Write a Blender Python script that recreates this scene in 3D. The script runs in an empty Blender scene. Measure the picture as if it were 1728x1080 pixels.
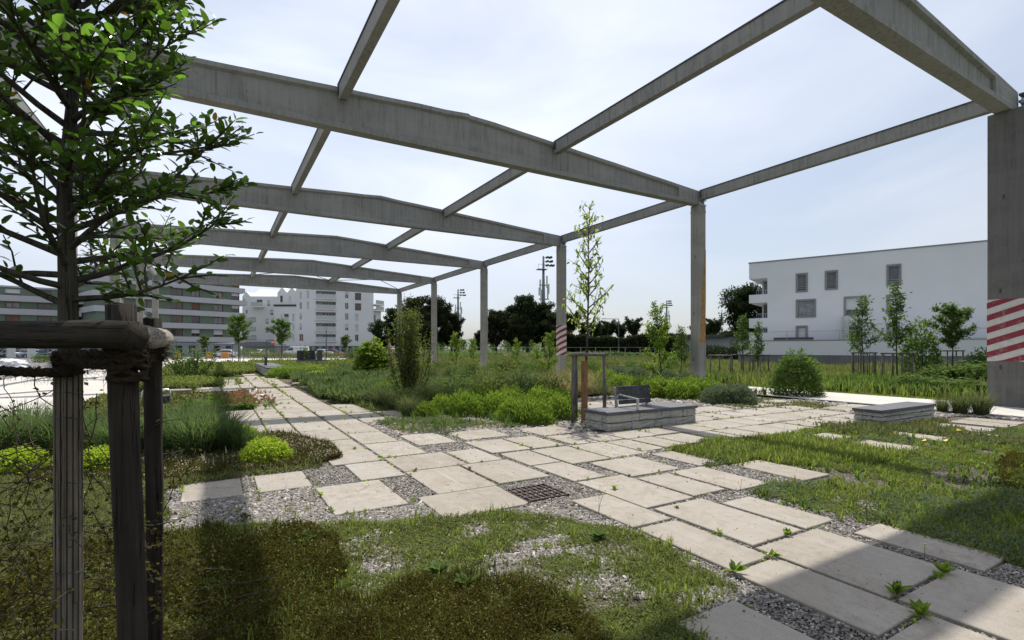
import bpy, math, random
import numpy as np
from mathutils import Vector, Matrix

rng = np.random.default_rng(7)
random.seed(7)
S = bpy.context.scene
COL = S.collection

# ------------------------------------------------------------------ camera, sky, sun
F, EYE, YAW, HZ = 852.0, 1.7, math.radians(30.36), 588.0
CA, SA = math.cos(YAW), math.sin(YAW)
cam = bpy.data.cameras.new('camera'); cam_o = bpy.data.objects.new('camera', cam); COL.objects.link(cam_o)
cam_o.location = (0, 0, EYE); cam_o.rotation_euler = (math.pi/2, 0, -YAW)
cam.sensor_width = 36.0; cam.lens = 36.0*F/1728.0; cam.shift_y = (HZ-540)/1728.0
cam.clip_start = 0.05; cam.clip_end = 6000
S.camera = cam_o
S.view_settings.view_transform = 'Standard'; S.view_settings.look = 'None'
S.view_settings.exposure = 0.16; S.view_settings.gamma = 1.0; S.view_settings.use_curve_mapping = False

SUN = Vector((0.343, 0.40, 1.0)).normalized()
sun_el = math.asin(SUN.z); sun_az = math.atan2(SUN.x, SUN.y)
W = bpy.data.worlds.new('World'); S.world = W; W.use_nodes = True
nt = W.node_tree; N = nt.nodes; L = nt.links; N.clear()
out = N.new('ShaderNodeOutputWorld')
sky = N.new('ShaderNodeTexSky'); sky.sky_type = 'NISHITA'; sky.sun_disc = False
sky.sun_elevation = sun_el; sky.sun_rotation = sun_az
sky.air_density = 1.0; sky.dust_density = 2.0; sky.ozone_density = 1.0
b1 = N.new('ShaderNodeBackground'); b1.inputs[1].default_value = 0.11
L.new(sky.outputs[0], b1.inputs[0])
b2 = N.new('ShaderNodeBackground'); b2.inputs[0].default_value = (0.81, 0.87, 0.985, 1); 
tc = N.new('ShaderNodeTexCoord')
mp = N.new('ShaderNodeMapping'); mp.inputs['Scale'].default_value = (1.0, 1.0, 2.6)
L.new(tc.outputs['Generated'], mp.inputs[0])
nz = N.new('ShaderNodeTexNoise'); nz.inputs['Scale'].default_value = 1.7; nz.inputs['Detail'].default_value = 7; nz.inputs['Roughness'].default_value = 0.5; nz.inputs['Distortion'].default_value = 0.6
L.new(mp.outputs[0], nz.inputs['Vector'])
cr = N.new('ShaderNodeMapRange'); cr.inputs[1].default_value = 0.36; cr.inputs[2].default_value = 0.66; cr.inputs[3].default_value = 0.40; cr.inputs[4].default_value = 1.0
L.new(nz.outputs[0], cr.inputs[0])
# veil brightens towards the sun, as thin cloud does
dt = N.new('ShaderNodeVectorMath'); dt.operation = 'DOT_PRODUCT'; L.new(tc.outputs['Generated'], dt.inputs[0]); dt.inputs[1].default_value = (math.sin(math.radians(8))*math.cos(sun_el), math.cos(math.radians(8))*math.cos(sun_el), SUN.z)
mr = N.new('ShaderNodeMapRange'); mr.inputs[1].default_value = 0.35; mr.inputs[2].default_value = 1.0; mr.inputs[3].default_value = 0.80; mr.inputs[4].default_value = 1.24
L.new(dt.outputs['Value'], mr.inputs[0]); L.new(mr.outputs[0], b2.inputs[1])
ms = N.new('ShaderNodeMixShader'); L.new(cr.outputs[0], ms.inputs[0]); L.new(b1.outputs[0], ms.inputs[1]); L.new(b2.outputs[0], ms.inputs[2])
L.new(ms.outputs[0], out.inputs[0])

sl = bpy.data.lights.new('sun', 'SUN'); sl.energy = 5.0; sl.angle = math.radians(0.55); sl.color = (1.0, 0.95, 0.87)
so = bpy.data.objects.new('sun', sl); COL.objects.link(so); so.rotation_euler = SUN.to_track_quat('Z', 'Y').to_euler(); so.location = (0, 0, 50)

# ------------------------------------------------------------------ helpers
def gp(x, y, z=0.0):
    d = (EYE-z)*F/(y-HZ); r = (x-864)/F*d
    return np.array((r*CA+d*SA, -r*SA+d*CA, z))
def at(x, y, d):
    r = (x-864)/F*d
    return np.array((r*CA+d*SA, -r*SA+d*CA, EYE+(HZ-y)/F*d))
def depth(p): return p[..., 0]*SA+p[..., 1]*CA
def tag(o, label=None, cat=None, group=None, kind=None):
    if label: o['label'] = label
    if cat: o['category'] = cat
    if group: o['group'] = group
    if kind: o['kind'] = kind
    return o
def empty(name, loc, label, cat, group=None, rz=0.0):
    o = bpy.data.objects.new(name, None); COL.objects.link(o); o.location = loc; o.rotation_euler = (0, 0, rz)
    o.empty_display_size = 0.1
    return tag(o, label, cat, group)
def link(name, me, parent=None, loc=None):
    o = bpy.data.objects.new(name, me); COL.objects.link(o)
    if parent is not None: o.parent = parent
    if loc is not None: o.location = loc
    return o
def mesh_np(name, V, Fc, mat, rnd=None, smooth=False):
    V = np.asarray(V, dtype=np.float32); Fc = np.asarray(Fc, dtype=np.int32)
    me = bpy.data.meshes.new(name)
    n, k = Fc.shape
    me.vertices.add(len(V)); me.vertices.foreach_set('co', V.ravel())
    me.loops.add(n*k); me.loops.foreach_set('vertex_index', Fc.ravel())
    me.polygons.add(n); me.polygons.foreach_set('loop_start', np.arange(0, n*k, k, dtype=np.int32))
    if smooth: me.polygons.foreach_set('use_smooth', np.ones(n, dtype=bool))
    if rnd is not None:
        a = me.attributes.new('rnd', 'FLOAT', 'FACE'); a.data.foreach_set('value', np.asarray(rnd, dtype=np.float32))
    me.update(calc_edges=True)
    if mat is not None: me.materials.append(mat)
    return me
class MB:
    def __init__(s): s.v = []; s.f = []; s.m = []
    def add(s, vs, fs, mi=0):
        b = len(s.v); s.v += [tuple(float(c) for c in v) for v in vs]; s.f += [tuple(i+b for i in f) for f in fs]; s.m += [mi]*len(fs); return s
    def box(s, x0, x1, y0, y1, z0, z1, mi=0):
        return s.add([(x0,y0,z0),(x1,y0,z0),(x1,y1,z0),(x0,y1,z0),(x0,y0,z1),(x1,y0,z1),(x1,y1,z1),(x0,y1,z1)],
              [(0,3,2,1),(4,5,6,7),(0,1,5,4),(1,2,6,5),(2,3,7,6),(3,0,4,7)], mi)
    def obox(s, o, u, v, w, mi=0):   # oriented box: origin corner + three edge vectors
        o, u, v, w = map(np.asarray, (o, u, v, w))
        p = [o, o+u, o+u+v, o+v, o+w, o+u+w, o+u+v+w, o+v+w]
        return s.add(p, [(0,3,2,1),(4,5,6,7),(0,1,5,4),(1,2,6,5),(2,3,7,6),(3,0,4,7)], mi)
    def tube(s, pts, rad, n=8, cap=True, mi=0, jit=0.0):
        pts = [Vector(p) for p in pts]; m = len(pts)
        if not hasattr(rad, '__len__'): rad = [rad]*m
        b = len(s.v); ref = None
        for i, p in enumerate(pts):
            t = (pts[min(i+1, m-1)]-pts[max(i-1, 0)]).normalized()
            if ref is None:
                ref = Vector((0, 0, 1)) if abs(t.z) < 0.9 else Vector((1, 0, 0))
            a = (ref - t*ref.dot(t)).normalized(); c = t.cross(a); ref = a
            for k in range(n):
                an = 2*math.pi*k/n; r = rad[i]*(1+(random.uniform(-jit, jit) if jit else 0))
                q = p + a*(math.cos(an)*r) + c*(math.sin(an)*r); s.v.append((q.x, q.y, q.z))
        for i in range(m-1):
            for k in range(n):
                k2 = (k+1) % n
                s.f.append((b+i*n+k, b+i*n+k2, b+(i+1)*n+k2, b+(i+1)*n+k)); s.m.append(mi)
        if cap:
            s.f.append(tuple(b+k for k in range(n))[::-1]); s.m.append(mi)
            s.f.append(tuple(b+(m-1)*n+k for k in range(n))); s.m.append(mi)
        return s
    def mesh(s, name, mats, smooth=False):
        me = bpy.data.meshes.new(name); me.from_pydata(s.v, [], s.f)
        if not isinstance(mats, (list, tuple)): mats = [mats]
        for m in mats: me.materials.append(m)
        me.polygons.foreach_set('material_index', s.m)
        if smooth: me.polygons.foreach_set('use_smooth', [True]*len(s.f))
        me.update(); return me
    def build(s, name, mats, parent=None, smooth=False, loc=None):
        return link(name, s.mesh(name, mats, smooth), parent, loc)
def bevel_mesh(me, w=0.01, seg=1):
    import bmesh
    bm = bmesh.new(); bm.from_mesh(me)
    bmesh.ops.bevel(bm, geom=list(bm.edges), offset=w, segments=seg, affect='EDGES', clamp_overlap=True)
    bm.to_mesh(me); bm.free()
def copy_tree(o, parent=None):
    c = o.copy(); COL.objects.link(c)
    if parent is not None: c.parent = parent
    for ch in [x for x in KIDS(o)]: copy_tree(ch, c)
    return c
def KIDS(o): return [x for x in o.children]

# value noise in numpy
_perm = rng.random((256, 256))
def vnoise(x, y, sc=1.0, oct=3):
    r = 0; a = 1; tot = 0
    for o in range(oct):
        X = x*sc+o*17.3; Y = y*sc+o*9.1
        xi = np.floor(X).astype(int); yi = np.floor(Y).astype(int); fx = X-xi; fy = Y-yi
        fx = fx*fx*(3-2*fx); fy = fy*fy*(3-2*fy)
        g = lambda i, j: _perm[(xi+i) % 256, (yi+j) % 256]
        r = r+a*((g(0,0)*(1-fx)+g(1,0)*fx)*(1-fy)+(g(0,1)*(1-fx)+g(1,1)*fx)*fy); tot += a; a *= .5; sc *= 2
    return r/tot
def inpoly(x, y, poly):
    c = np.zeros(x.shape, bool); n = len(poly)
    for i in range(n):
        x1, y1 = poly[i][:2]; x2, y2 = poly[(i+1) % n][:2]
        if y1 == y2: continue
        cond = ((y1 > y) != (y2 > y)) & (x < (x2-x1)*(y-y1)/(y2-y1)+x1)
        c ^= cond
    return c
def pxpoly(pts): return [tuple(gp(*p)[:2]) for p in pts]

def scatter(TV, TF, P, yaw, pitch, roll, sc, rnd=None):
    N_ = len(P); cy, sy = np.cos(yaw), np.sin(yaw); cp, sp = np.cos(pitch), np.sin(pitch); cr_, sr = np.cos(roll), np.sin(roll)
    R = np.empty((N_, 3, 3), np.float32)
    # Rz(yaw) * Ry(-pitch) * Rx(roll): template points along +X
    R[:, 0, 0] = cy*cp; R[:, 0, 1] = -sy*cr_-cy*sp*sr; R[:, 0, 2] = sy*sr-cy*sp*cr_
    R[:, 1, 0] = sy*cp; R[:, 1, 1] = cy*cr_-sy*sp*sr; R[:, 1, 2] = -cy*sr-sy*sp*cr_
    R[:, 2, 0] = sp;    R[:, 2, 1] = cp*sr;            R[:, 2, 2] = cp*cr_
    sc = np.asarray(sc, np.float32)
    T = TV[None]*(sc[:, None, None] if sc.ndim == 1 else sc[:, None, :])
    V = np.einsum('nij,nkj->nki', R, T)+np.asarray(P, np.float32)[:, None, :]
    Fc = TF[None]+(np.arange(N_)*len(TV))[:, None, None]
    r = np.repeat(rng.random(N_) if rnd is None else rnd, len(TF))
    return V.reshape(-1, 3), Fc.reshape(-1, TF.shape[1]), r
def cat(parts):
    V = []; Fc = []; R = []; b = 0
    for v, f, r in parts: V.append(v); Fc.append(f+b); R.append(r); b += len(v)
    return np.concatenate(V), np.concatenate(Fc), np.concatenate(R)
# templates (length 1 along +X)
LEAF4 = (np.array([(0,0,0),(.35,.22,.05),(.35,-.22,.05),(1,0,-.06)], np.float32), np.array([(0,1,3),(0,3,2)]))
LEAF = (np.array([(0,0,0),(.25,.17,.035),(.62,.19,.03),(1,0,-.1),(.62,-.19,.03),(.25,-.17,.035),(.3,0,.0),(.65,0,-.01)], np.float32),
        np.array([(0,6,1),(1,6,7),(1,7,2),(2,7,3),(0,5,6),(5,4,7),(5,7,6),(4,3,7)]))
ROUND = (np.array([(0,0,0),(.5,.42,.06),(1,0,0),(.5,-.42,.06)], np.float32), np.array([(0,1,2),(0,2,3)]))
def chip_t():
    v = np.array([(-.5,-.36,-.2),(.5,-.3,-.2),(.42,.38,-.2),(-.4,.4,-.2),(-.36,-.28,.2),(.34,-.22,.24),(.3,.26,.16),(-.42,.2,.22)], np.float32)
    f = np.array([(4,5,6),(4,6,7),(0,1,5),(0,5,4),(1,2,6),(1,6,5),(2,3,7),(2,7,6),(3,0,4),(3,4,7)])
    return v, f
CHIP = chip_t()
def blades(P, az, Ln, lean, w, rnd=None):
    """curved blades, 5 verts, 3 tris each"""
    n = len(P); dx, dy = np.cos(az), np.sin(az); px, py = -dy, dx
    P = np.asarray(P, np.float32); V = np.empty((n, 5, 3), np.float32)
    def pt(f, h, s):
        return np.stack([P[:, 0]+dx*lean*f*Ln+px*w*s, P[:, 1]+dy*lean*f*Ln+py*w*s, P[:, 2]+Ln*h], 1)
    hz = np.sqrt(np.clip(1-lean**2*.8, .08, 1))
    V[:, 0] = pt(0, 0, -.5); V[:, 1] = pt(0, 0, .5); V[:, 2] = pt(.35, .62*hz, -.42); V[:, 3] = pt(.35, .62*hz, .42); V[:, 4] = pt(1, .92*hz, 0)
    Fc = np.array([(0,1,3),(0,3,2),(2,3,4)])[None]+(np.arange(n)*5)[:, None, None]
    r = np.repeat(rng.random(n) if rnd is None else rnd, 3)
    return V.reshape(-1, 3), Fc.reshape(-1, 3), r

# ------------------------------------------------------------------ materials
def newmat(name):
    m = bpy.data.materials.new(name); m.use_nodes = True; nt = m.node_tree; nt.nodes.clear()
    o = nt.nodes.new('ShaderNodeOutputMaterial'); return m, nt, o
def nd(nt, t, **k):
    n = nt.nodes.new(t)
    for a, v in k.items():
        if a in n.inputs: n.inputs[a].default_value = v
        else: setattr(n, a, v)
    return n
def ramp(nt, src, stops):
    r = nt.nodes.new('ShaderNodeValToRGB'); e = r.color_ramp.elements
    while len(e) < len(stops): e.new(0.5)
    for i, (p, c) in enumerate(stops): e[i].position = p; e[i].color = (*c, 1) if len(c) == 3 else c
    nt.links.new(src, r.inputs[0]); return r.outputs[0]
def noise(nt, vec, scale, detail=4, rough=.55, dist=0):
    n = nd(nt, 'ShaderNodeTexNoise', Scale=scale, Detail=detail, Roughness=rough, Distortion=dist); nt.links.new(vec, n.inputs['Vector']); return n.outputs[0]
def mapped(nt, vec, sc=(1,1,1), rot=(0,0,0)):
    m = nt.nodes.new('ShaderNodeMapping'); m.inputs['Scale'].default_value = sc; m.inputs['Rotation'].default_value = rot; nt.links.new(vec, m.inputs[0]); return m.outputs[0]
def mixc(nt, f, a, b, mode='MIX'):
    n = nt.nodes.new('ShaderNodeMix'); n.data_type = 'RGBA'; n.blend_type = mode
    for s, i in ((f, 0), (a, 6), (b, 7)):
        if isinstance(s, (int, float)): n.inputs[i].default_value = s
        elif isinstance(s, tuple): n.inputs[i].default_value = (*s, 1) if len(s) == 3 else s
        else: nt.links.new(s, n.inputs[i])
    return n.outputs[2]
def bump(nt, h, strength=.3, dist=.01):
    b = nd(nt, 'ShaderNodeBump', Strength=strength, Distance=dist); nt.links.new(h, b.inputs['Height']); return b.outputs[0]
def wpos(nt): return nt.nodes.new('ShaderNodeNewGeometry').outputs['Position']
def opos(nt): return nt.nodes.new('ShaderNodeTexCoord').outputs['Object']
def bsdf(nt, o, col, rough=.7, normal=None, metal=0, spec=.5):
    p = nt.nodes.new('ShaderNodeBsdfPrincipled')
    if isinstance(col, tuple): p.inputs['Base Color'].default_value = (*col, 1)
    else: nt.links.new(col, p.inputs['Base Color'])
    if isinstance(rough, (int, float)): p.inputs['Roughness'].default_value = rough
    else: nt.links.new(rough, p.inputs['Roughness'])
    p.inputs['Metallic'].default_value = metal; p.inputs['Specular IOR Level'].default_value = spec
    if normal is not None: nt.links.new(normal, p.inputs['Normal'])
    nt.links.new(p.outputs[0], o.inputs[0]); return p
def simple(name, col, rough=.6, metal=0, var=.12, sc=3.0, spec=.5, bmp=0.0):
    m, nt, o = newmat(name); v = wpos(nt); n = noise(nt, v, sc, 5, .6)
    a = tuple(c*(1-var) for c in col); b = tuple(min(1, c*(1+var)) for c in col)
    c = ramp(nt, n, [(.3, a), (.7, b)])
    bsdf(nt, o, c, rough, bump(nt, noise(nt, v, sc*12, 3), bmp, .01) if bmp else None, metal, spec); return m
def concrete(name, base=(.30,.29,.27), streak=.45, sc=1.0):
    m, nt, o = newmat(name); v = wpos(nt)
    big = noise(nt, v, .7*sc, 5, .6); st = noise(nt, mapped(nt, v, (7, 7, .35)), 1.6, 6, .65); fine = noise(nt, v, 38, 4, .6)
    d = tuple(c*.52 for c in base); l = tuple(min(1, c*1.22) for c in base)
    c = ramp(nt, big, [(.25, tuple(x*.78 for x in base)), (.5, base), (.75, l)])
    c = mixc(nt, streak, c, ramp(nt, st, [(.34, tuple(x*.40 for x in base)), (.50, base), (.66, l)]))
    patch = noise(nt, mapped(nt, v, (.45,.45,1.1)), 1.0, 4, .6, .3)
    c = mixc(nt, ramp(nt, patch, [(.46, (0,0,0)), (.60, (.5,.5,.5))]), c, tuple(min(1, x*1.35) for x in base))
    ru = noise(nt, mapped(nt, v, (3,3,.25)), 1.7, 5, .7)
    c = mixc(nt, ramp(nt, ru, [(.64, (0,0,0)), (.74, (.35,.35,.35))]), c, (base[0]*.75, base[1]*.55, base[2]*.38))
    spots = noise(nt, v, 5.0, 6, .7)
    c = mixc(nt, ramp(nt, spots, [(.56, (0,0,0)), (.74, (.55,.55,.55))]), c, tuple(x*.5 for x in base))
    c = mixc(nt, .25, c, ramp(nt, fine, [(.3, d), (.7, l)]))
    pits = nd(nt, 'ShaderNodeTexVoronoi', Scale=11.0); nt.links.new(v, pits.inputs['Vector'])
    pit = ramp(nt, pits.outputs['Distance'], [(.035, (0,0,0)), (.07, (1,1,1))])
    c = mixc(nt, pit, tuple(x*.3 for x in base), c)
    bsdf(nt, o, c, .85, bump(nt, mixc(nt, .5, fine, pit), .35, .008), 0, .25); return m
def leafmat(name, c1, c2, c3=None, gloss=.45, trans=.35, spec=.4, tc_=None):
    c1, c2, c3 = (tuple(v*.80 for v in c) if c else None for c in (c1, c2, c3)); trans *= .9
    if not name.startswith(('broad', 'young', 'dying', 'reddish')): spec *= .3; gloss = min(.9, gloss+.25)
    m, nt, o = newmat(name)
    a = nd(nt, 'ShaderNodeAttribute', attribute_name='rnd'); oi = nt.nodes.new('ShaderNodeObjectInfo')
    s = nt.nodes.new('ShaderNodeMath'); s.operation = 'ADD'; nt.links.new(a.outputs['Fac'], s.inputs[0])
    mu = nt.nodes.new('ShaderNodeMath'); mu.operation = 'MULTIPLY'; mu.inputs[1].default_value = .25; nt.links.new(oi.outputs['Random'], mu.inputs[0]); nt.links.new(mu.outputs[0], s.inputs[1])
    fr = nt.nodes.new('ShaderNodeMath'); fr.operation = 'FRACT'; nt.links.new(s.outputs[0], fr.inputs[0])
    st = [(0, c1), (.62, c2), (1, c3 or c2)]
    col = ramp(nt, fr.outputs[0], st)
    big = noise(nt, wpos(nt), 2.6, 6, .75)
    big = ramp(nt, big, [(.34, (0,0,0)), (.66, (1,1,1))])
    col = mixc(nt, .45, col, mixc(nt, big, tuple(x*.5 for x in c1), tuple(min(1, x*1.25) for x in (c3 or c2))))
    p = nt.nodes.new('ShaderNodeBsdfPrincipled'); nt.links.new(col, p.inputs['Base Color']); p.inputs['Roughness'].default_value = gloss; p.inputs['Specular IOR Level'].default_value = spec
    t = nt.nodes.new('ShaderNodeBsdfTranslucent')
    tcol = mixc(nt, 1.0, col, tc_ or (1.0, 1.35, .45), 'MULTIPLY'); tcol = mixc(nt, .6, tcol, tuple(min(1, x*2.0) for x in (c3 or c2)), 'ADD')
    nt.links.new(tcol, t.inputs[0])
    mx = nt.nodes.new('ShaderNodeMixShader'); mx.inputs[0].default_value = trans; nt.links.new(p.outputs[0], mx.inputs[1]); nt.links.new(t.outputs[0], mx.inputs[2])
    nt.links.new(mx.outputs[0], o.inputs[0]); return m
def rndmat(name, stops, rough=.8, spec=.3):
    m, nt, o = newmat(name); a = nd(nt, 'ShaderNodeAttribute', attribute_name='rnd')
    c = ramp(nt, a.outputs['Fac'], stops); c = mixc(nt, .35, c, ramp(nt, noise(nt, wpos(nt), 60, 3), [(.3, (.06,.06,.06)), (.7, (.5,.48,.45))]))
    bsdf(nt, o, c, rough, None, 0, spec); return m

M = {}
M['concrete'] = concrete('weathered_concrete', (.26,.255,.24), .65)
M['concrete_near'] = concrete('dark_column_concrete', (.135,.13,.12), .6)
M['concrete_col'] = concrete('column_concrete', (.27,.255,.225), .45)
M['block'] = concrete('split_block', (.33,.325,.285), .5, 7)
def m_slab():
    m, nt, o = newmat('sandstone_slab'); v = wpos(nt); oi = nt.nodes.new('ShaderNodeObjectInfo')
    off = nt.nodes.new('ShaderNodeVectorMath'); off.operation = 'ADD'; nt.links.new(v, off.inputs[0])
    cmb = nt.nodes.new('ShaderNodeCombineXYZ'); mm = nt.nodes.new('ShaderNodeMath'); mm.operation = 'MULTIPLY'; mm.inputs[1].default_value = 60; nt.links.new(oi.outputs['Random'], mm.inputs[0]); nt.links.new(mm.outputs[0], cmb.inputs[0]); nt.links.new(mm.outputs[0], cmb.inputs[2]); nt.links.new(cmb.outputs[0], off.inputs[1])
    p = off.outputs[0]
    base = ramp(nt, oi.outputs['Random'], [(0, (.185,.160,.128)), (.35, (.235,.207,.170)), (.7, (.265,.236,.197)), (1, (.32,.298,.262))])
    st = noise(nt, mapped(nt, p, (9, .7, 1)), 1.3, 5, .6, .5)
    c = mixc(nt, ramp(nt, st, [(.35, (0,0,0)), (.75, (.6,.6,.6))]), base, (.36,.325,.28))
    bl = noise(nt, p, 2.2, 6, .65, .4)
    c = mixc(nt, ramp(nt, bl, [(.40, (0,0,0)), (.70, (.85,.85,.85))]), c, (.20,.17,.13))
    bl2 = noise(nt, p, 9.0, 6, .7, .3)
    c = mixc(nt, ramp(nt, bl2, [(.46, (0,0,0)), (.66, (.9,.9,.9))]), c, (.16,.135,.105))
    big = noise(nt, p, .8, 4, .6)
    c = mixc(nt, ramp(nt, big, [(.4, (0,0,0)), (.62, (.55,.55,.55))]), c, (.30,.278,.245))
    # white chalk-like scratches along a slab
    wv = noise(nt, mapped(nt, p, (22, .25, 1)), 1.1, 2, .5, .15)
    c = mixc(nt, ramp(nt, wv, [(.70, (0,0,0)), (.76, (.5,.5,.5))]), c, (.58,.56,.52))
    sp = noise(nt, p, 120, 2, .5)
    c = mixc(nt, .22, c, ramp(nt, sp, [(.35, (.22,.2,.17)), (.65, (.5,.46,.4))]))
    bsdf(nt, o, c, .8, bump(nt, noise(nt, p, 60, 4, .6), .18, .004), 0, .25); return m
M['slab'] = m_slab()
def m_gravel():
    m, nt, o = newmat('gravel_ground'); v = wpos(nt)
    vo = nd(nt, 'ShaderNodeTexVoronoi', Scale=46.0); nt.links.new(v, vo.inputs['Vector'])
    hs = nt.nodes.new('ShaderNodeSeparateColor'); nt.links.new(vo.outputs['Color'], hs.inputs[0])
    c = ramp(nt, hs.outputs[0], [(0, (.05,.042,.038)), (.35, (.10,.082,.068)), (.7, (.19,.165,.145)), (1, (.38,.355,.33))])
    c = mixc(nt, ramp(nt, vo.outputs['Distance'], [(.25, (0,0,0)), (.6, (.9,.9,.9))]), c, (.04,.032,.026))
    c = mixc(nt, ramp(nt, noise(nt, v, .9, 4), [(.45, (0,0,0)), (.65, (.6,.6,.6))]), c, (.10,.075,.05))
    inv = nt.nodes.new('ShaderNodeMath'); inv.operation = 'SUBTRACT'; inv.inputs[0].default_value = 1; nt.links.new(vo.outputs['Distance'], inv.inputs[1])
    bsdf(nt, o, c, .85, bump(nt, inv.outputs[0], .8, .02), 0, .3); return m
M['gravel'] = m_gravel()
def m_ground():
    m, nt, o = newmat('meadow_ground'); v = wpos(nt)
    c = ramp(nt, noise(nt, v, .35, 6, .65), [(.3, (.045,.06,.018)), (.5, (.07,.09,.028)), (.7, (.10,.10,.045))])
    c = mixc(nt, .4, c, ramp(nt, noise(nt, v, 14, 4, .7), [(.3, (.02,.03,.01)), (.7, (.12,.13,.05))]))
    bsdf(nt, o, c, .95, bump(nt, noise(nt, v, 20, 4, .7), .6, .05), 0, .1); return m
M['ground'] = m_ground()
def m_path():
    m, nt, o = newmat('pale_concrete'); v = wpos(nt)
    c = ramp(nt, noise(nt, v, .5, 6, .6), [(.3, (.40,.375,.335)), (.7, (.52,.49,.45))])
    c = mixc(nt, .3, c, ramp(nt, noise(nt, v, 40, 3), [(.3, (.3,.28,.25)), (.7, (.62,.6,.56))]))
    bsdf(nt, o, c, .85, bump(nt, noise(nt, v, 60, 3), .15, .005), 0, .25); return m
M['path'] = m_path()
M['asphalt'] = simple('asphalt', (.15,.145,.14), .9, 0, .25, .8, .3, .2)
M['soil'] = simple('mulch_soil', (.13,.075,.045), .95, 0, .5, 9, .1, .8)
def m_wood(name, c1, c2, sx=1.0):
    m, nt, o = newmat(name); v = opos(nt)
    g = noise(nt, mapped(nt, v, (26*sx, 26*sx, 1.6)), 1.4, 7, .65, .6); b = noise(nt, v, 4, 5, .6)
    c = ramp(nt, g, [(.28, tuple(x*.35 for x in c1)), (.45, c1), (.7, c2)])
    c = mixc(nt, .4, c, ramp(nt, b, [(.3, tuple(x*.5 for x in c1)), (.7, tuple(min(1, x*1.3) for x in c2))]))
    cr_ = noise(nt, mapped(nt, v, (20*sx, 20*sx, .5)), 1.3, 5, .6, .5)
    k = ramp(nt, cr_, [(.485, (1,1,1)), (.5, (0,0,0)), (.515, (1,1,1))])
    c = mixc(nt, k, tuple(x*.2 for x in c1), c)
    bsdf(nt, o, c, .9, bump(nt, mixc(nt, .5, g, k), .7, .006), 0, .15); return m
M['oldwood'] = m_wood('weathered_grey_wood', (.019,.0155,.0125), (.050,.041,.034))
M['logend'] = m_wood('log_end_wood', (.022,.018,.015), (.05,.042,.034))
M['palewood'] = m_wood('pale_peeled_log', (.22,.19,.155), (.40,.36,.30))
M['bark'] = m_wood('tree_bark', (.045,.04,.03), (.10,.09,.07))
M['postwood'] = m_wood('guard_post_wood', (.10,.09,.08), (.22,.20,.175))
M['brownwood'] = m_wood('brown_bark_wrap', (.20,.105,.055), (.34,.19,.10))
M['benchwood'] = m_wood('grey_bench_timber', (.05,.052,.058), (.10,.10,.11))
M['bamboo'] = m_wood('reed_slat', (.10,.083,.066), (.22,.19,.155))
M['rope'] = simple('coir_rope', (.05,.036,.025), .95, 0, .5, 60, .1, .8)
M['cap'] = simple('dark_slate_cap', (.075,.078,.085), .6, 0, .3, 6, .4, .1)
M['steel'] = simple('galvanised_steel', (.30,.32,.34), .42, .7, .25, 10)
M['steelcap'] = simple('dark_steel_strip', (.07,.075,.085), .5, .4, .2, 5)
M['chrome'] = simple('brushed_steel', (.68,.69,.705), .28, .9, .06, 20)
M['darkmetal'] = simple('dark_metal', (.045,.05,.055), .45, .3, .2, 5)
M['midmetal'] = simple('grey_mast_metal', (.16,.18,.20), .5, .4, .2, 5)
def m_paint(name, col, wear):
    m, nt, o = newmat(name); v = wpos(nt)
    n1 = noise(nt, v, 4.5, 9, .78); c = mixc(nt, ramp(nt, n1, [(.54, (0,0,0)), (.63, (wear, wear, wear))]), col, (.33,.31,.28))
    c = mixc(nt, .2, c, ramp(nt, noise(nt, mapped(nt, v, (5,5,.6)), 3, 5), [(.3, tuple(x*.6 for x in col)), (.7, col)]))
    bsdf(nt, o, c, .75, None, 0, .3); return m
M['whitepaint'] = m_paint('white_stripe_paint', (.56,.54,.50), .65)
M['redpaint'] = m_paint('dark_red_stripe_paint', (.24,.035,.05), .6)
M['rust'] = simple('rust_stain', (.33,.19,.08), .9, 0, .35, 8, .1)
M['render'] = simple('white_render', (.62,.63,.65), .85, 0, .035, .35, .2, .08)
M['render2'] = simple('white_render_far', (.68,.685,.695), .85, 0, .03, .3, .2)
M['greyframe'] = simple('grey_window_surround', (.20,.205,.215), .7, 0, .05, 2)
M['plinth'] = concrete('board_concrete_plinth', (.15,.15,.155), .6)
M['glassdark'] = simple('window_glass', (.035,.04,.046), .08, 0, .3, .6, .8)
M['curtain'] = simple('grey_curtained_glass', (.20,.205,.215), .3, 0, .35, 2.5, .6)
M['blind'] = simple('roller_blind', (.13,.13,.14), .5, 0, .15, 2, .4)
M['shutter'] = simple('pale_roller_shutter', (.55,.56,.57), .6, 0, .05, 2)
M['brownshutter'] = simple('brown_shutter', (.15,.075,.045), .6, 0, .2, 2)
M['greenwall'] = simple('sage_green_cladding', (.125,.165,.12), .8, 0, .07, .6)
M['band'] = simple('pale_grey_balcony_band', (.42,.42,.44), .8, 0, .04, .5)
M['greyblock'] = simple('grey_ground_floor', (.27,.28,.30), .85, 0, .12, 2)
M['rail'] = simple('grey_railing', (.30,.32,.34), .5, .3, .1, 3)
M['darkroof'] = simple('dark_roof', (.05,.05,.055), .8, 0, .2, 1)
M['grate'] = simple('rusty_dark_iron', (.075,.052,.042), .8, .2, .5, 20)
M['tyre'] = simple('rubber', (.02,.02,.02), .8); M['rim'] = simple('wheel_rim', (.35,.36,.37), .35, .6)
for k, c in dict(white=(.75,.75,.76), dark=(.05,.055,.065), red=(.22,.015,.03), silver=(.40,.42,.45), blue=(.12,.17,.25)).items():
    M['car_'+k] = simple('car_paint_'+k, c, .25, .1, .03, 2, .6)
M['orange'] = simple('orange_plastic', (.60,.25,.05), .5); M['bag'] = simple('white_tarp', (.70,.70,.70), .6, 0, .1, 3); M['panel'] = simple('pale_panel', (.50,.52,.50), .6)
M['signred'] = simple('sign_red', (.4,.03,.04), .4)
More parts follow.
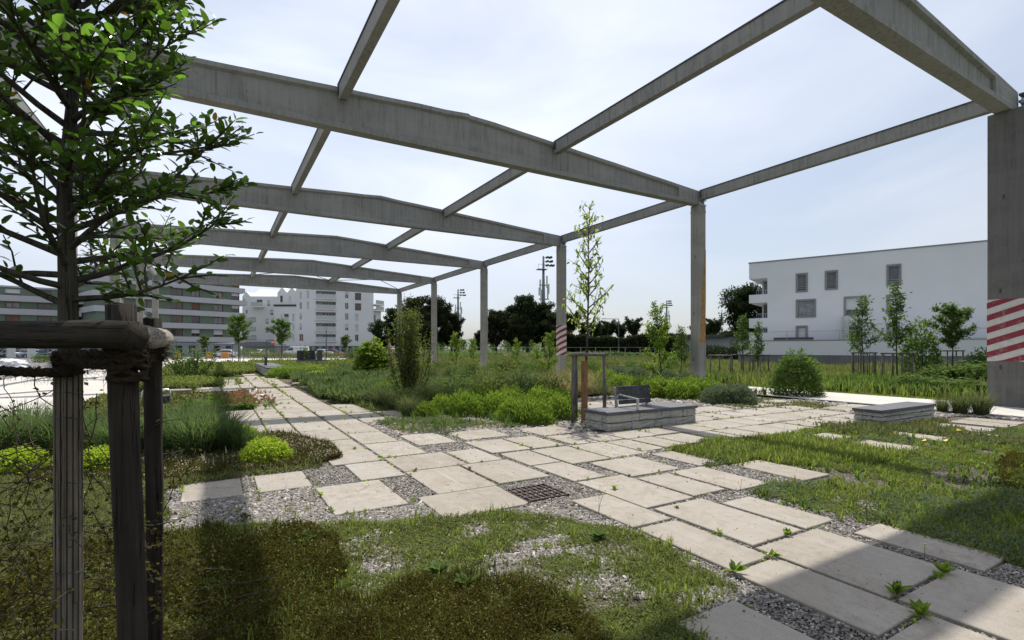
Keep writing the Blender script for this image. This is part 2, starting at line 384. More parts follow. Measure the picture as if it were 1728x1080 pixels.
M['chip'] = rndmat('stone_and_bark_chips', [(0, (.03,.022,.017)), (.35, (.085,.065,.052)), (.65, (.17,.145,.12)), (.9, (.27,.245,.215)), (1, (.60,.57,.53))])
M['dry'] = rndmat('dry_stalks', [(0, (.22,.16,.09)), (1, (.48,.40,.26))])

M['lf_fore'] = leafmat('broad_glossy_leaf', (.018,.036,.010), (.034,.068,.015), (.10,.18,.022), .24, .34, .8)
M['lf_foreyoung'] = leafmat('young_light_leaf', (.08,.17,.02), (.12,.24,.03), (.16,.28,.04), .32, .4, .5)
M['lf_yellow'] = leafmat('dying_orange_leaf', (.35,.16,.02), (.42,.22,.03), (.30,.18,.03), .5, .35)
M['lf_moss'] = leafmat('brown_wire_vine_leaf', (.030,.021,.005), (.058,.043,.010), (.10,.098,.022), .75, .22, .12)
M['lf_cover'] = leafmat('creeping_green_leaf', (.055,.080,.018), (.115,.155,.030), (.22,.245,.07), .6, .3, .3)
M['lf_cover2'] = leafmat('dull_creeping_leaf', (.055,.080,.022), (.11,.14,.04), (.24,.23,.10), .6, .3, .3)
M['lf_grass'] = leafmat('fresh_grass_blade', (.065,.10,.017), (.13,.18,.028), (.24,.26,.07), .6, .35, .25)
M['lf_meadow'] = leafmat('meadow_blade', (.045,.065,.018), (.085,.12,.03), (.20,.19,.09), .65, .3, .2)
M['lf_blue'] = leafmat('blue_green_leaf', (.05,.08,.04), (.095,.135,.075), (.18,.22,.13), .6, .2, .3, (.9,1.1,.7))
M['lf_lime'] = leafmat('lime_leaf', (.12,.19,.012), (.24,.33,.02), (.38,.45,.05), .45, .35, .4)
M['lf_bright'] = leafmat('bright_shrub_leaf', (.030,.066,.010), (.085,.155,.018), (.24,.32,.045), .45, .34, .4)
M['lf_mid'] = leafmat('mid_green_leaf', (.03,.065,.014), (.06,.115,.022), (.13,.19,.045), .42, .32, .4)
M['lf_dark'] = leafmat('dark_far_leaf', (.015,.028,.013), (.03,.05,.02), (.06,.085,.035), .6, .12, .2)
M['lf_conifer'] = leafmat('brown_green_conifer', (.018,.028,.014), (.033,.046,.022), (.065,.075,.035), .6, .1, .2)
M['lf_olive'] = leafmat('olive_leaf', (.04,.06,.014), (.08,.11,.022), (.16,.18,.04), .45, .3, .4)
M['lf_pale'] = leafmat('pale_hanging_leaf', (.13,.17,.03), (.22,.27,.05), (.34,.38,.11), .5, .45, .3)
M['lf_tuft'] = leafmat('fine_tuft_grass', (.025,.055,.016), (.052,.098,.026), (.16,.21,.085), .5, .3, .4)
M['lf_grey'] = leafmat('grey_olive_grass', (.040,.060,.022), (.075,.10,.038), (.17,.185,.085), .6, .3, .3)
M['lf_beige'] = leafmat('beige_feather_grass', (.085,.085,.035), (.15,.145,.06), (.29,.26,.13), .6, .35, .3, (1.1,1.0,.6))
M['lf_red'] = leafmat('reddish_bergenia_leaf', (.05,.09,.02), (.16,.09,.03), (.28,.09,.06), .35, .25, .5)
M['flower'] = simple('yellow_flower', (.62,.44,.03), .6)

# ------------------------------------------------------------------ the setting: ground, paths
def sheet(name, poly, z, mat, **k):
    me = bpy.data.meshes.new(name); me.from_pydata([(p[0], p[1], z) for p in poly], [], [tuple(range(len(poly)))]); me.materials.append(mat); me.update()
    o = link(name, me); tag(o, kind='structure', **k); return o
sheet('ground', [(-2500,-2500),(2500,-2500),(2500,2500),(-2500,2500)], -.02, M['ground'])
gravel_poly = [(-2.2,3.6),(1.6,.2),(8,-1.5),(18,-1.5),(18,3.4),(16.9,9),(15,13.5),(9,15.6),(4,16),(3.6,30),(.2,30),(.2,9),(-2.2,8.5)]
sheet('gravel_bed', gravel_poly, 0.0, M['gravel'])
sheet('footpath', [(16.8,-6),(20.15,-6),(20.15,62),(16.8,62)], .035, M['path'])
sheet('plaza', [(-3.5,9.5),(-3.5,62),(1.5,66),(17,68),(24,76),(24,86),(2,96),(-34,96),(-34,9.5)], .004, M['path'])
sheet('road', [(-8.2,14),(-11.5,58),(-12,120),(-80,120),(-80,-40),(-20,-40)], .010, M['asphalt'])
sheet('car_park', [(-12,96.5),(2,96.5),(24,90),(45,108),(20,135),(-60,135),(-60,90)], .008, M['asphalt'])
sheet('soil_bed', [(3.9,9.6),(6.5,8.95),(6.9,8.5),(8.2,9.3),(8.4,12),(6.5,15.5),(3.8,16)], .005, M['soil'])
sheet('far_road', [(22,62),(60,66),(120,70),(120,78),(60,74),(22,70)], .012, M['path'])

# paving slabs: (x0,x1,y0,y1)
SL = [(1.02,1.80,5.27,6.42),(.42,1.02,6.54,7.40),(-.35,.27,6.54,7.40),(1.58,2.16,6.47,7.46),(1.94,2.94,4.60,5.41),(2.20,2.99,5.44,6.63),
 (2.20,3.15,6.66,7.63),(2.20,2.93,7.67,8.88),(2.20,2.86,8.93,10.15),(2.20,2.88,10.19,11.40),(3.01,3.74,8.31,9.46),(3.93,4.88,8.38,9.31),
 (3.80,4.55,7.10,8.17),(4.58,5.22,7.10,8.15),(3.20,3.75,6.66,7.60),(3.87,4.42,6.09,7.03),(3.88,4.42,5.08,6.06),(3.02,3.79,5.46,6.62),(5.40,6.29,8.05,8.96),
 (5.37,5.94,7.03,7.94),(5.98,6.52,7.03,7.94),(6.58,7.40,7.0,7.75),(7.43,8.07,7.03,7.75),(4.45,5.18,5.86,7.0),(5.24,5.97,5.9,6.98),
 (6.01,6.52,6.03,6.94),(6.58,7.14,6.08,6.95),(7.17,7.93,6.1,6.92),(5.94,6.42,4.86,5.80),(4.68,5.6,4.89,5.79),(4.68,5.24,3.9,4.81),
 (5.30,5.95,3.8,4.83),(3.89,4.64,3.86,5.05),(3.36,3.88,3.50,4.46),(3.93,4.67,2.66,3.80),(3.36,3.87,2.46,3.46),(4.72,5.21,2.66,3.58),
 (3.90,4.82,1.64,2.63),(3.33,3.87,1.46,2.43),(5.0,5.48,1.48,2.40),(3.92,4.85,.5,1.61),(3.3,3.86,.3,1.42),(2.42,2.98,1.05,2.16),(4.90,5.4,.4,1.2),
 (6.42,7.04,3.65,4.69),(9.45,10.32,3.85,4.73),(11.25,11.85,3.91,4.92),(13.2,14.05,3.9,4.92),(14.42,15.14,3.92,4.93),(15.18,15.78,3.95,4.95),(12.5,13.05,3.4,4.2),(16.2,16.9,2.6,3.5),
 (8.72,9.29,5.92,6.83),(9.32,10.2,5.85,6.81),(10.25,10.95,5.98,6.78),(10.99,11.62,6.05,6.80),(11.66,12.2,5.9,6.8),(9.5,10.4,4.92,5.5)]
# mid rows, right of the bench
for y0, y1, xs in ((6.86,7.78,(8.13,8.98,10.1,10.9,11.62,12.45,13.3,14.3)),(7.82,8.74,(9.42,10.4,11.1,11.8,12.6,13.7,14.6)),(8.78,9.7,(10.1,11.1,12.4)),(5.9,6.82,(8.05,8.68))):
    for a, b in zip(xs[:-1], xs[1:]): SL.append((a, b-.03, y0, y1))
SL += [(12.24,12.95,5.95,6.8),(13.0,13.9,5.95,6.8),(14.6,15.5,7.0,7.9),(15.55,16.6,7.1,8.0),(13.2,14.4,8.8,9.7),(14.6,15.8,9.0,9.9),(8.8,9.6,9.8,10.7),(9.65,10.5,9.8,10.7),(9.0,10.0,10.75,11.7),(10.05,11.0,10.75,11.7),(9.3,10.3,11.75,12.7),(10.4,11.4,11.75,12.7),(9.6,10.6,12.75,13.6)]
# long walk going away on the left: strips
ystrip = {(1.43,2.16): [7.5,8.55,9.58,10.9,12.15,13.2,14.3,15.4,16.6,17.9,19.2,20.4,21.6,23.0,24.2,25.5,26.8,28.2,29.6,31.,32.5,34.,35.5,37.],
          (.90,1.40): [9.9,11.0,12.2,13.3,14.3,15.3,16.4,17.5,18.6,19.8,21.2,22.6,24.0,25.4,26.9,28.4,30.,31.6,33.2],
          (2.20,2.86): [11.43,12.2,13.35,14.4,15.5,16.7,17.9,19.2,20.6,22.0,23.4,25.0,26.4,28.,29.6,31.2,33.],
          (2.90,3.55): [11.5,12.3,13.4,14.6,15.7], (.2,.87): [11.2,12.2,13.3,14.4,15.4], (3.6,4.3): [11.6,12.4,13.5], (-.7,.17): [23.,24.2,25.4,28.0,29.2], (.2,.88): [11.2,12.2,13.3,14.5,15.5,23.,24.2,25.4,26.6,28.,29.4,31.]}
for (a, b), ys in ystrip.items():
    for y0, y1 in zip(ys[:-1], ys[1:]):
        if y1-y0 > 2: continue
        SL.append((a, b, y0, y1-.025))
for x0, y0 in ((-2.6,24.),(-1.7,24.1),(-2.4,20.5),(-1.4,20.3),(-1.9,28),(-3,28.1),(3.1,23.2),(3.9,23.4),(3.2,26),(-.6,20.2),(-1.4,32),(3.4,19.5)): SL.append((x0, x0+.85, y0, y0+.95))
SL = [s for s in SL]
pave = MB()
for (a, b) in ((1.0,3.0),): pave.box(a+.6, b-.5, 16, 30, -.015, .004)
pav = pave.build('pavement', M['soil']); tag(pav, kind='structure')
for i, (x0, x1, y0, y1) in enumerate(SL):
    j = .012; w = (x1-x0)/2-j*.5; h = (y1-y0)/2-j*.5; cx, cy = (x0+x1)/2, (y0+y1)/2; t = .052; c = .006
    vs = [(-w,-h,0),(w,-h,0),(w,h,0),(-w,h,0),(-w,-h,t-c),(w,-h,t-c),(w,h,t-c),(-w,h,t-c),(-w+c,-h+c,t),(w-c,-h+c,t),(w-c,h-c,t),(-w+c,h-c,t)]
    fs = [(0,1,5,4),(1,2,6,5),(2,3,7,6),(3,0,4,7),(4,5,9,8),(5,6,10,9),(6,7,11,10),(7,4,8,11),(8,9,10,11)]
    me = MB().add(vs, fs).mesh('paving_slab', M['slab'])
    o = link('paving_slab', me, pav, (cx, cy, -.022+random.uniform(-.004, .004)))
    o.rotation_euler = (random.gauss(0, .0025), random.gauss(0, .0025), random.gauss(0, .005))
SLA = np.array(SL)
def on_slab(x, y, m=0.0):
    r = np.zeros(x.shape, bool)
    for a, b, c, d in SLA:
        r |= (x > a+m) & (x < b-m) & (y > c+m) & (y < d-m)
    return r
# ------------------------------------------------------------------ concrete hall frame
XL, XR, XP = -5.3, 19.9, 7.7
FY = [5.4, 16.35, 27.45, 38.75, 50.3, 62.0]
ZB = 8.52
def ztop(x): return 9.16+(10.0-9.16)*(1-(x-XP)/(XR-XP)) if x > XP else 9.38+(10.0-9.38)*(x-XL)/(XP-XL)
def beam(y, label):
    hw, tf, web = .19, .15, .07
    xs = [XL-.22, XL+1.5, XL+1.52]+list(np.linspace(XL+2.5, XR-2.5, 22))+[XP]+[XR-1.52, XR-1.5, XR+.22]; xs = sorted(xs)
    V = []; Fc = []; n = 0
    for x in xs:
        zt = ztop(x)+random.uniform(-.006, .006)+(random.uniform(-.03, .012) if abs(x-XP) < 1.2 else 0); solid = x < XL+1.51 or x > XR-1.51
        wb = hw-.012 if solid else web
        pr = [(-hw,ZB),(hw,ZB),(hw,ZB+.15),(wb,ZB+.22),(wb,zt-.19),(hw-.02,zt-.13),(hw-.02,zt),(-hw+.02,zt),(-hw+.02,zt-.13),(-wb,zt-.19),(-wb,ZB+.22),(-hw,ZB+.15)]
        V += [(x, y+a, z) for a, z in pr]; n += 1
    K = 12
    for i in range(n-1):
        for k in range(K):
            k2 = (k+1) % K; Fc.append((i*K+k, i*K+k2, (i+1)*K+k2, (i+1)*K+k))
    Fc.append(tuple(range(K))); Fc.append(tuple((n-1)*K+k for k in range(K))[::-1])
    o = MB().add(V, Fc).build('concrete_beam', M['concrete']); bpy.context.view_layer.update()
    return tag(o, label, 'beam', 'tapered roof beams of the bare concrete frame')
bl = ['nearest tapered concrete roof beam, cut by the top right corner and resting on the big striped column',
      'long tapered concrete roof beam spanning the whole picture above the paved garden',
      'tapered roof beam second behind the long near one, crossing at the oak leaves tip',
      'third receding tapered roof beam behind the long near one', 'fourth receding roof beam, with dark cross rods behind it',
      'farthest roof beam of the frame, just above the white apartment block']
for y, l in zip(FY, bl): beam(y, l)
def purlin(x, y0, y1, label, group, edge=False):
    zt = ztop(x)+.03; r = empty('concrete_purlin', (x, y0, zt-.45), label, 'beam', group)
    b = MB(); h = .42; n = 6
    V = []; Fc = []
    for i in range(n):
        yy = (y1-y0)*i/(n-1)
        V += [(-.12, yy, 0), (.12, yy, 0), (.14, yy, h), (-.14, yy, h)]
    for i in range(n-1):
        for k in range(4): k2 = (k+1) % 4; Fc.append((i*4+k, i*4+k2, i*4+4+k2, i*4+4+k))
    Fc += [(0,1,2,3), (n*4-1, n*4-2, n*4-3, n*4-4)]
    b.add(V, Fc).build('purlin_body', M['concrete'], r)
    MB().box(-.17, .15, .02, y1-y0-.02, h+.003, h+.035).build('steel_strip', M['steelcap'], r)
    for s in (0.05, y1-y0-.13):
        MB().box(-.165, -.143, s, s+.08, .12, h+.02).box(-.10, .10, s, s+.03, -.012, .0).build('steel_bracket', M['steelcap'], r)
bays = ['nearest bay, leaving the picture at the top', 'second bay behind the long beam', 'third bay', 'fourth bay', 'last and farthest bay']
for x, nm in ((XL, 'left eaves line over the left columns'), (3.38, 'left roof line'), (11.5, 'right roof line'), (XR, 'right eaves line over the right columns')):
    for k in range(5):
        purlin(x, FY[k]+.18, FY[k+1]-.18, 'purlin, %s, %s' % (nm, bays[k]), 'lengthwise purlins between the roof beams')
    
def column(x, y, side, label, near=False, stripes=None, edge_w=.22):
    r = empty('concrete_column', (x, y, 0), label, 'column', 'columns of the bare concrete frame')
    w = .245; y0, y1 = (-1.0, .33) if near else (-w, w); zt = ZB-.01
    x0, x1 = (-w, w) if not near else (-.55, w)
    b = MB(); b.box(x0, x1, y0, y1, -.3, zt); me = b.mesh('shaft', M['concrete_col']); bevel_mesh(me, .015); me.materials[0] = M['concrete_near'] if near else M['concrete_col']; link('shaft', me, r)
    if not near:
        MB().box(-.235, -.10, -.236, .1, ZB+.02, ZB+.5).build('steel_plate', M['steel'], r)
        for zz in (.08, .30, .44): MB().box(x0-.0, x1, y0-.035, y0-.003, ZB-.12+zz, ZB-.07+zz).build('steel_strap', M['steel'], r)
        MB().box(x0-.006, x1+.006, y0-.006, y1+.006, ZB-.35, ZB-.28).build('steel_collar', M['concrete'], r)
    else:
        for zz in (.05, .3, .5): MB().box(.0, .45, -.9, -.2, ZB+zz, ZB+zz+.06).build('steel_plate', M['steelcap'], r)
        m = MB(); m.tube([(.1,-.75,ZB+.3),(.1,-.25,ZB+.3)], .14, 10).build('steel_pipe', M['steel'], r)
    for zz, yy in ((3.3, .02), (1.1, .02), (6.0,-.05)):
        MB().box(x0-.012, x0-.003, yy, yy+.04, zz, zz+.12).build('bolt_slot', M['darkmetal'], r)
    if stripes:
        z0, z1, n = stripes; p = .004
        MB().box(x0-p, x1+p, y0-p, y1+p, z0, z1).build('white_band', M['whitepaint'], r)
        H_ = (z1-z0)/n; rise = .40 if not near else .38
        for k in range(n+1):
            q = p+.003
            # diagonal red stripe wrapping the two seen faces; clipped to the band
            def face(A, B, off):   # A->B is a face edge running left to right, off = height already climbed
                Lr = float(np.linalg.norm(B-A)); zA0 = z0+(k-.75)*H_+off; zB0 = zA0+rise*Lr; hh = H_*.48
                pts = []
                for t in np.linspace(0, 1, 9):
                    P_ = A+(B-A)*t; lo = zA0+(zB0-zA0)*t; pts.append((P_, min(max(lo, z0), z1), min(max(lo+hh, z0), z1)))
                m = MB(); any_ = False
                for a, b_ in zip(pts[:-1], pts[1:]):
                    if a[2]-a[1] < .004 and b_[2]-b_[1] < .004: continue
                    any_ = True
                    m.add([(a[0][0], a[0][1], a[1]), (b_[0][0], b_[0][1], b_[1]), (b_[0][0], b_[0][1], b_[2]), (a[0][0], a[0][1], a[2])], [(0,1,2,3)])
                return m if any_ else None
            mm = MB()
            if side == 'R':
                fs_ = ((np.array((x0-q, y1+q)), np.array((x0-q, y0-q)), 0), (np.array((x0-q, y0-q)), np.array((x1+q, y0-q)), rise*(y1-y0)))
            else:
                fs_ = ((np.array((x0-q, y0-q)), np.array((x1+q, y0-q)), 0), (np.array((x1+q, y0-q)), np.array((x1+q, y1+q)), rise*(x1-x0)))
            for A, B, o_ in fs_:
                m = face(A, B, o_)
                if m: mm.add(m.v, m.f)
            if mm.v: mm.build('red_stripe', M['redpaint'], r)
    return r
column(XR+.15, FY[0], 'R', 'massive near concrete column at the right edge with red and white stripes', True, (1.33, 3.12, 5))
c = column(XR, FY[1], 'R', 'tall concrete column with an orange rust streak, right of the centre')
ru = MB(); ru.add([(-.17,-.251,1.95),(.20,-.251,1.95),(.243,-.251,4.0),(.243,-.251,6.4),(.20,-.251,6.4),(.10,-.251,5.6),(-.04,-.251,4.4)], [(0,1,2,3,4,5,6)]).build('rust_streak', M['rust'], c)
MB().box(-.249,.249,-.249,.249,0,1.9).build('patched_foot', M['concrete'], c)
column(XR, FY[2], 'R', 'concrete column with red and white warning stripes left of the slender staked tree', False, (1.25, 3.25, 5))
column(XR, FY[3], 'R', 'plain concrete column just left of the dark conifers')
column(XR, FY[4], 'R', 'plain concrete column left of the near antenna mast, fifth in the right hand row')
column(XR, FY[5], 'R', 'farthest right hand concrete column, half hidden by the tall upright shrub')
column(XL, FY[1], 'L', 'left hand concrete column at the left picture edge behind the tree', False, (1.2, 2.9, 5))
column(XL, FY[2], 'L', 'left hand striped concrete column behind the near tree trunk', False, (1.25, 3.0, 5))
column(XL, FY[3], 'L', 'left hand concrete column above the thick guard post')
column(XL, FY[4], 'L', 'left hand concrete column between the two guard posts, fifth frame')
column(XL, FY[5], 'L', 'farthest left hand concrete column, above the thinner guard post')
# tie rods crossing in the last bay
def rods(x0, x1, label):
    r = empty('tie_rod_cross', (x0, FY[4], 8.55), label, 'tie rods')
    for a, b in (((0,.2,ztop(x0)-8.6),(x1-x0,11.4,ztop(x1)-8.6)), ((0,11.4,ztop(x0)-8.6),(x1-x0,.2,ztop(x1)-8.6))):
        MB().tube([a, b], .04, 6).build('rod', M['darkmetal'], r)
    MB().box((x1-x0)/2-.12,(x1-x0)/2+.12,5.6,5.9,(ztop((x0+x1)/2)-8.66),(ztop((x0+x1)/2)-8.52)).build('turnbuckle', M['darkmetal'], r)
rods(3.6, 11.3, 'thin dark steel tie rods crossing under the farthest roof bay, middle')
rods(11.7, 19.6, 'thin dark steel tie rods crossing under the farthest roof bay, right side')

# ------------------------------------------------------------------ benches
def block_bench(x0, x1, y0, y1, h, label, back=None, caps=3, courses=2, group='low stone block benches'):
    r = empty('block_bench', (x0, y0, 0), label, 'bench', group)
    lx, ly = x1-x0, y1-y0; ch = (h-.07)/courses
    for c in range(courses):
        z0 = .02+c*ch
        def run(L_, n, off):
            e = [0]+[max(0, min(L_, (i+off)*L_/n)) for i in range(1, n)]+[L_]; return e
        for side in range(4):
            along = lx if side % 2 == 0 else ly
            n = max(1, int(round(along/.62))); e = run(along, n, .35 if c % 2 else 0)
            for a, b in zip(e[:-1], e[1:]):
                if b-a < .05: continue
                j = random.uniform(0, .006); d = .17
                if side == 0: bx = (a+.004, b-.004, .0-j, d, z0, z0+ch-.013)
                elif side == 2: bx = (a+.004, b-.004, ly-d, ly+j, z0, z0+ch-.010)
                elif side == 1: bx = (lx-d, lx+j, a+(.172 if a == 0 else .004), b-(.172 if b == ly else .004), z0, z0+ch-.010)
                else: bx = (-j, d, a+(.172 if a == 0 else .004), b-(.172 if b == ly else .004), z0, z0+ch-.010)
                if bx[3]-bx[2] < .03: continue
                # split-faced block: rough subdivided box
                m = MB(); nx = max(2, int((bx[1]-bx[0])/.09)); nz = 3
                X0, X1, Y0, Y1, Z0, Z1 = bx; m.box(*bx); me = m.mesh('stone_block', M['block'])
                import bmesh
                bm = bmesh.new(); bm.from_mesh(me); bmesh.ops.bevel(bm, geom=list(bm.edges), offset=.014, segments=1, affect='EDGES')
                big = [f for f in bm.faces if f.calc_area() > .01]
                bmesh.ops.subdivide_edges(bm, edges=list({e for f in big for e in f.edges}), cuts=2, use_grid_fill=True)
                for v in bm.verts:
                    v.co += Vector((random.uniform(-.012,.012), random.uniform(-.016,.016), random.uniform(-.006,.006)))
                bm.to_mesh(me); bm.free(); link('stone_block', me, r)
    MB().box(.17, lx-.17, .17, ly-.17, .0, h-.08).build('core', M['soil'], r)
    for i in range(caps):
        a, b = -.03+(lx+.06)*i/caps+.003, -.03+(lx+.06)*(i+1)/caps-.003
        m = MB().box(a, b, -.03, ly+.03, h-.065, h); me = m.mesh('cap_slab', M['cap']); bevel_mesh(me, .006); link('cap_slab', me, r)
    if back:
        bx0, bx1 = back; yb = ly-.10
        for i in range(4):
            z = h+.05+i*.102; me = MB().obox((bx0, yb+.012*i, z), (bx1-bx0, 0, 0), (0, .03, .004), (0, .012, .09)).mesh('back_slat', M['benchwood']); bevel_mesh(me, .004); link('back_slat', me, r)
        for xx in (bx0-.05, bx1-.10):
            MB().obox((xx, yb+.035, h-.0), (.045, 0, 0), (0, .05, 0), (0, .055, .42)).build('back_support', M['steel'], r)
        m = MB(); xx = bx0-.03
        m.obox((xx, .02, h), (.03,0,0), (0,.05,0), (0,0,.2)); m.obox((xx, .02, h+.2), (.03,0,0), (0,ly-.12,.06), (0,0,.03)); m.build('armrest', M['chrome'], r)
        
    return r
block_bench(6.80, 9.42, 7.80, 8.52, .41, 'block bench with slatted timber backrest and steel armrest beside the staked tree', back=(.88, 1.85))
block_bench(12.35, 14.95, 5.36, 5.90, .37, 'block bench without backrest standing alone on the right', caps=3, courses=3)
b = block_bench(2.62, 3.9, 33.5, 44.5, .55, 'far stone bench at the end of the long slab walk', caps=1)
MB().obox((.3, 4.5, .55), (.06,0,0), (0,1.6,0), (0,0,.55)).build('backrest', M['benchwood'], b)
b = block_bench(6.3, 9.3, 50.9, 51.9, .6, 'long far grey bench wall near the white plaza', caps=2)
MB().box(0.3, 1.9, .6, .75, .6, 1.5).build('backrest', M['benchwood'], b); MB().box(2.1,2.5,.2,.8,.6,1.5).build('end_box', M['cap'], b)
block_bench(24.6, 28.0, 27.9, 28.5, .45, 'distant dark bench seen through the staked tree guard', caps=1)
# chair-like steel hoop with dark panel on the left
p = gp(264, 690); r = empty('steel_hoop_seat', (p[0], p[1], 0), 'dark panel with silver steel hoop armrest beside the thin guard post', 'bench')
m = MB(); m.tube([(-.32,0,0),(-.32,0,.5),(-.28,0,.54),(.28,0,.54),(.32,0,.5),(.32,0,0)], .02, 8).build('steel_hoop', M['chrome'], r, True)
MB().box(-.3,.3,.03,.08,.05,.34).build('dark_panel', M['benchwood'], r)
MB().box(-.3,.3,.08,.55,.30,.35).build('seat', M['benchwood'], r)
p = gp(326, 641); MB_ = MB().box(-.22,.22,-.2,.2,0,.95); me = MB_.mesh('litter_bin', M['darkmetal']); bevel_mesh(me, .03)
r = empty('litter_bin', (p[0],p[1],0), 'dark square litter bin behind the wispy shrub', 'bin'); link('bin_body', me, r); MB().box(-.24,.24,-.22,.22,.96,1.02).build('lid', M['cap'], r)
p = gp(240, 650); me = MB().box(-.9,.5,-.3,.3,0,.5).mesh('concrete_block', M['block']); bevel_mesh(me, .03); o = link('concrete_block', me, None, (p[0], p[1], 0)); tag(o, 'low grey concrete block seen between the two guard posts', 'block')

# drain grate
c0 = gp(915, 831); r = empty('drain_grate', (3.22, 4.93, .002), 'brown metal drain grate set in the gravel square', 'grate')
for i in range(9): MB().box(-.3+i*.07, -.3+i*.07+.016, -.26, .26, 0, .03).build('grate_bar', M['grate'], r)
for i in range(5): MB().box(-.3, .28, -.26+i*.125, -.26+i*.125+.014, .002, .032).build('cross_bar', M['grate'], r)

# ------------------------------------------------------------------ buildings
class Facade:
    def __init__(s, P0, P1, parent):
        s.P0 = np.array(P0[:2], float); d = np.array(P1[:2], float)-s.P0; s.L = float(np.linalg.norm(d)); s.d = d/s.L; s.parent = parent
        n = np.array((s.d[1], -s.d[0]));  s.n = n if np.dot(n, -s.P0) > 0 else -n     # outward = towards camera
    def uz(s, px, py):
        r = (px-864)/F; v = np.array((r*CA+SA, -r*SA+CA)); c2 = lambda a, b: a[0]*b[1]-a[1]*b[0]
        d = c2(s.P0, s.d)/c2(v, s.d); return float(np.dot(d*v-s.P0, s.d)), float(EYE+(HZ-py)/F*d)
    def rect(s, x0, x1, y0, y1):
        u0, zt = s.uz(x0, y0); u1, zb = s.uz(x1, y1); _, zt2 = s.uz(x1, y0); _, zb2 = s.uz(x0, y1)
        return (min(u0,u1), max(u0,u1), (zb+zb2)/2, (zt+zt2)/2)
    def p(s, u, z, o=0.0): q = s.P0+s.d*u+s.n*o; return (q[0], q[1], z)
    def obox(s, m, u0, u1, z0, z1, o0, o1, mi=0):
        vs = [s.p(u0,z0,o0), s.p(u1,z0,o0), s.p(u1,z0,o1), s.p(u0,z0,o1), s.p(u0,z1,o0), s.p(u1,z1,o0), s.p(u1,z1,o1), s.p(u0,z1,o1)]
        return m.add(vs, [(0,3,2,1),(4,5,6,7),(0,1,5,4),(1,2,6,5),(2,3,7,6),(3,0,4,7)], mi)
    def wall(s, z0, z1, holes, depth, mat, name='wall', t=.28, u0=0, u1=None, top=None):
        """front skin with real openings, reveals, sides, roof and back; holes = (u0,u1,z0,z1,depth)"""
        u1 = s.L if u1 is None else u1; m = MB()
        us = sorted({u0, u1, *[h[0] for h in holes], *[h[1] for h in holes]}); zs = sorted({z0, z1, *[h[2] for h in holes], *[h[3] for h in holes]})
        us = [u for u in us if u0 <= u <= u1]; zs = [z for z in zs if z0 <= z <= z1]
        for a, b in zip(us[:-1], us[1:]):
            for c, d in zip(zs[:-1], zs[1:]):
                uc, zc = (a+b)/2, (c+d)/2
                if any(h[0] < uc < h[1] and h[2] < zc < h[3] for h in holes): continue
                m.add([s.p(a,c), s.p(b,c), s.p(b,d), s.p(a,d)], [(0,1,2,3)])
        for h in holes:
            a, b, c, d = h[:4]; dp = h[4] if len(h) > 4 else t
            f = [(a,c),(b,c),(b,d),(a,d)]
            for i in range(4):
                (ua, za), (ub, zb) = f[i], f[(i+1) % 4]
                m.add([s.p(ua,za), s.p(ub,zb), s.p(ub,zb,-dp), s.p(ua,za,-dp)], [(0,1,2,3)])
            m.add([s.p(a,c,-dp), s.p(b,c,-dp), s.p(b,d,-dp), s.p(a,d,-dp)], [(0,1,2,3)])
        A = [s.p(u0,z0), s.p(u1,z0), s.p(u1,z1), s.p(u0,z1)]; B = [s.p(u0,z0,-depth), s.p(u1,z0,-depth), s.p(u1,z1,-depth), s.p(u0,z1,-depth)]
        m.add(A+B, [(0,3,7,4), (1,5,6,2), (3,2,6,7), (4,7,6,5)])
        return m.build(name, mat, s.parent)
    def window(s, R, kind='dark', frame=.05, dp=.16, fm='rail', bars=1, surround=0):
        u0, u1, z0, z1 = R[:4]; m = MB(); f = frame
        if surround:
            g = surround
            for q in ((u0-g,u1+g,z1,z1+g),(u0-g,u1+g,z0-g,z0),(u0-g,u0,z0,z1),(u1,u1+g,z0,z1)): s.obox(m, *q, .003, .06, 1)
        for q in ((u0,u1,z1-f,z1),(u0,u1,z0,z0+f),(u0,u0+f,z0+f,z1-f),(u1-f,u1,z0+f,z1-f)): s.obox(m, *q, -dp-.06, -dp)
        for b in range(1, bars+1):
            uc = u0+(u1-u0)*b/(bars+1); s.obox(m, uc-f/2, uc+f/2, z0+f, z1-f, -dp-.055, -dp-.004)
        w = m.build('window', [M[fm], M['greyframe']], s.parent)
        pm = dict(dark='glassdark', curtain='curtain', blind='blind', shutter='shutter', brown='brownshutter', half='glassdark')[kind]
        pn = MB(); s.obox(pn, u0+f*.5, u1-f*.5, z0+f*.5, z1-f*.5, -dp-.05, -dp-.03); pn.build('pane', M[pm], w)
        if kind == 'half':
            pn = MB(); s.obox(pn, u0+.01, u1-.01, z0+(z1-z0)*random.choice((.3,.45,.6)), z1-.01, -dp-.02, -dp+.01); pn.build('shutter', M['shutter'], w)
        return w
    def railing(s, u0, u1, z0, h, o, n=None, solid=None, name='railing'):
        m = MB(); s.obox(m, u0, u1, z0+h-.04, z0+h, o-.02, o+.02); s.obox(m, u0, u1, z0+.04, z0+.07, o-.015, o+.015)
        n = n or max(2, int((u1-u0)/1.3))
        for i in range(n+1):
            u = u0+(u1-u0)*i/n; s.obox(m, u-.02, u+.02, z0, z0+h-.042, o-.022, o+.022)
        r = m.build(name, M['rail'], s.parent)
        if solid:
            g = MB(); s.obox(g, u0, u1, z0+.08, z0+h-.05, o-.005, o+.005); g.build('rail_infill', M[solid], r)
        return r

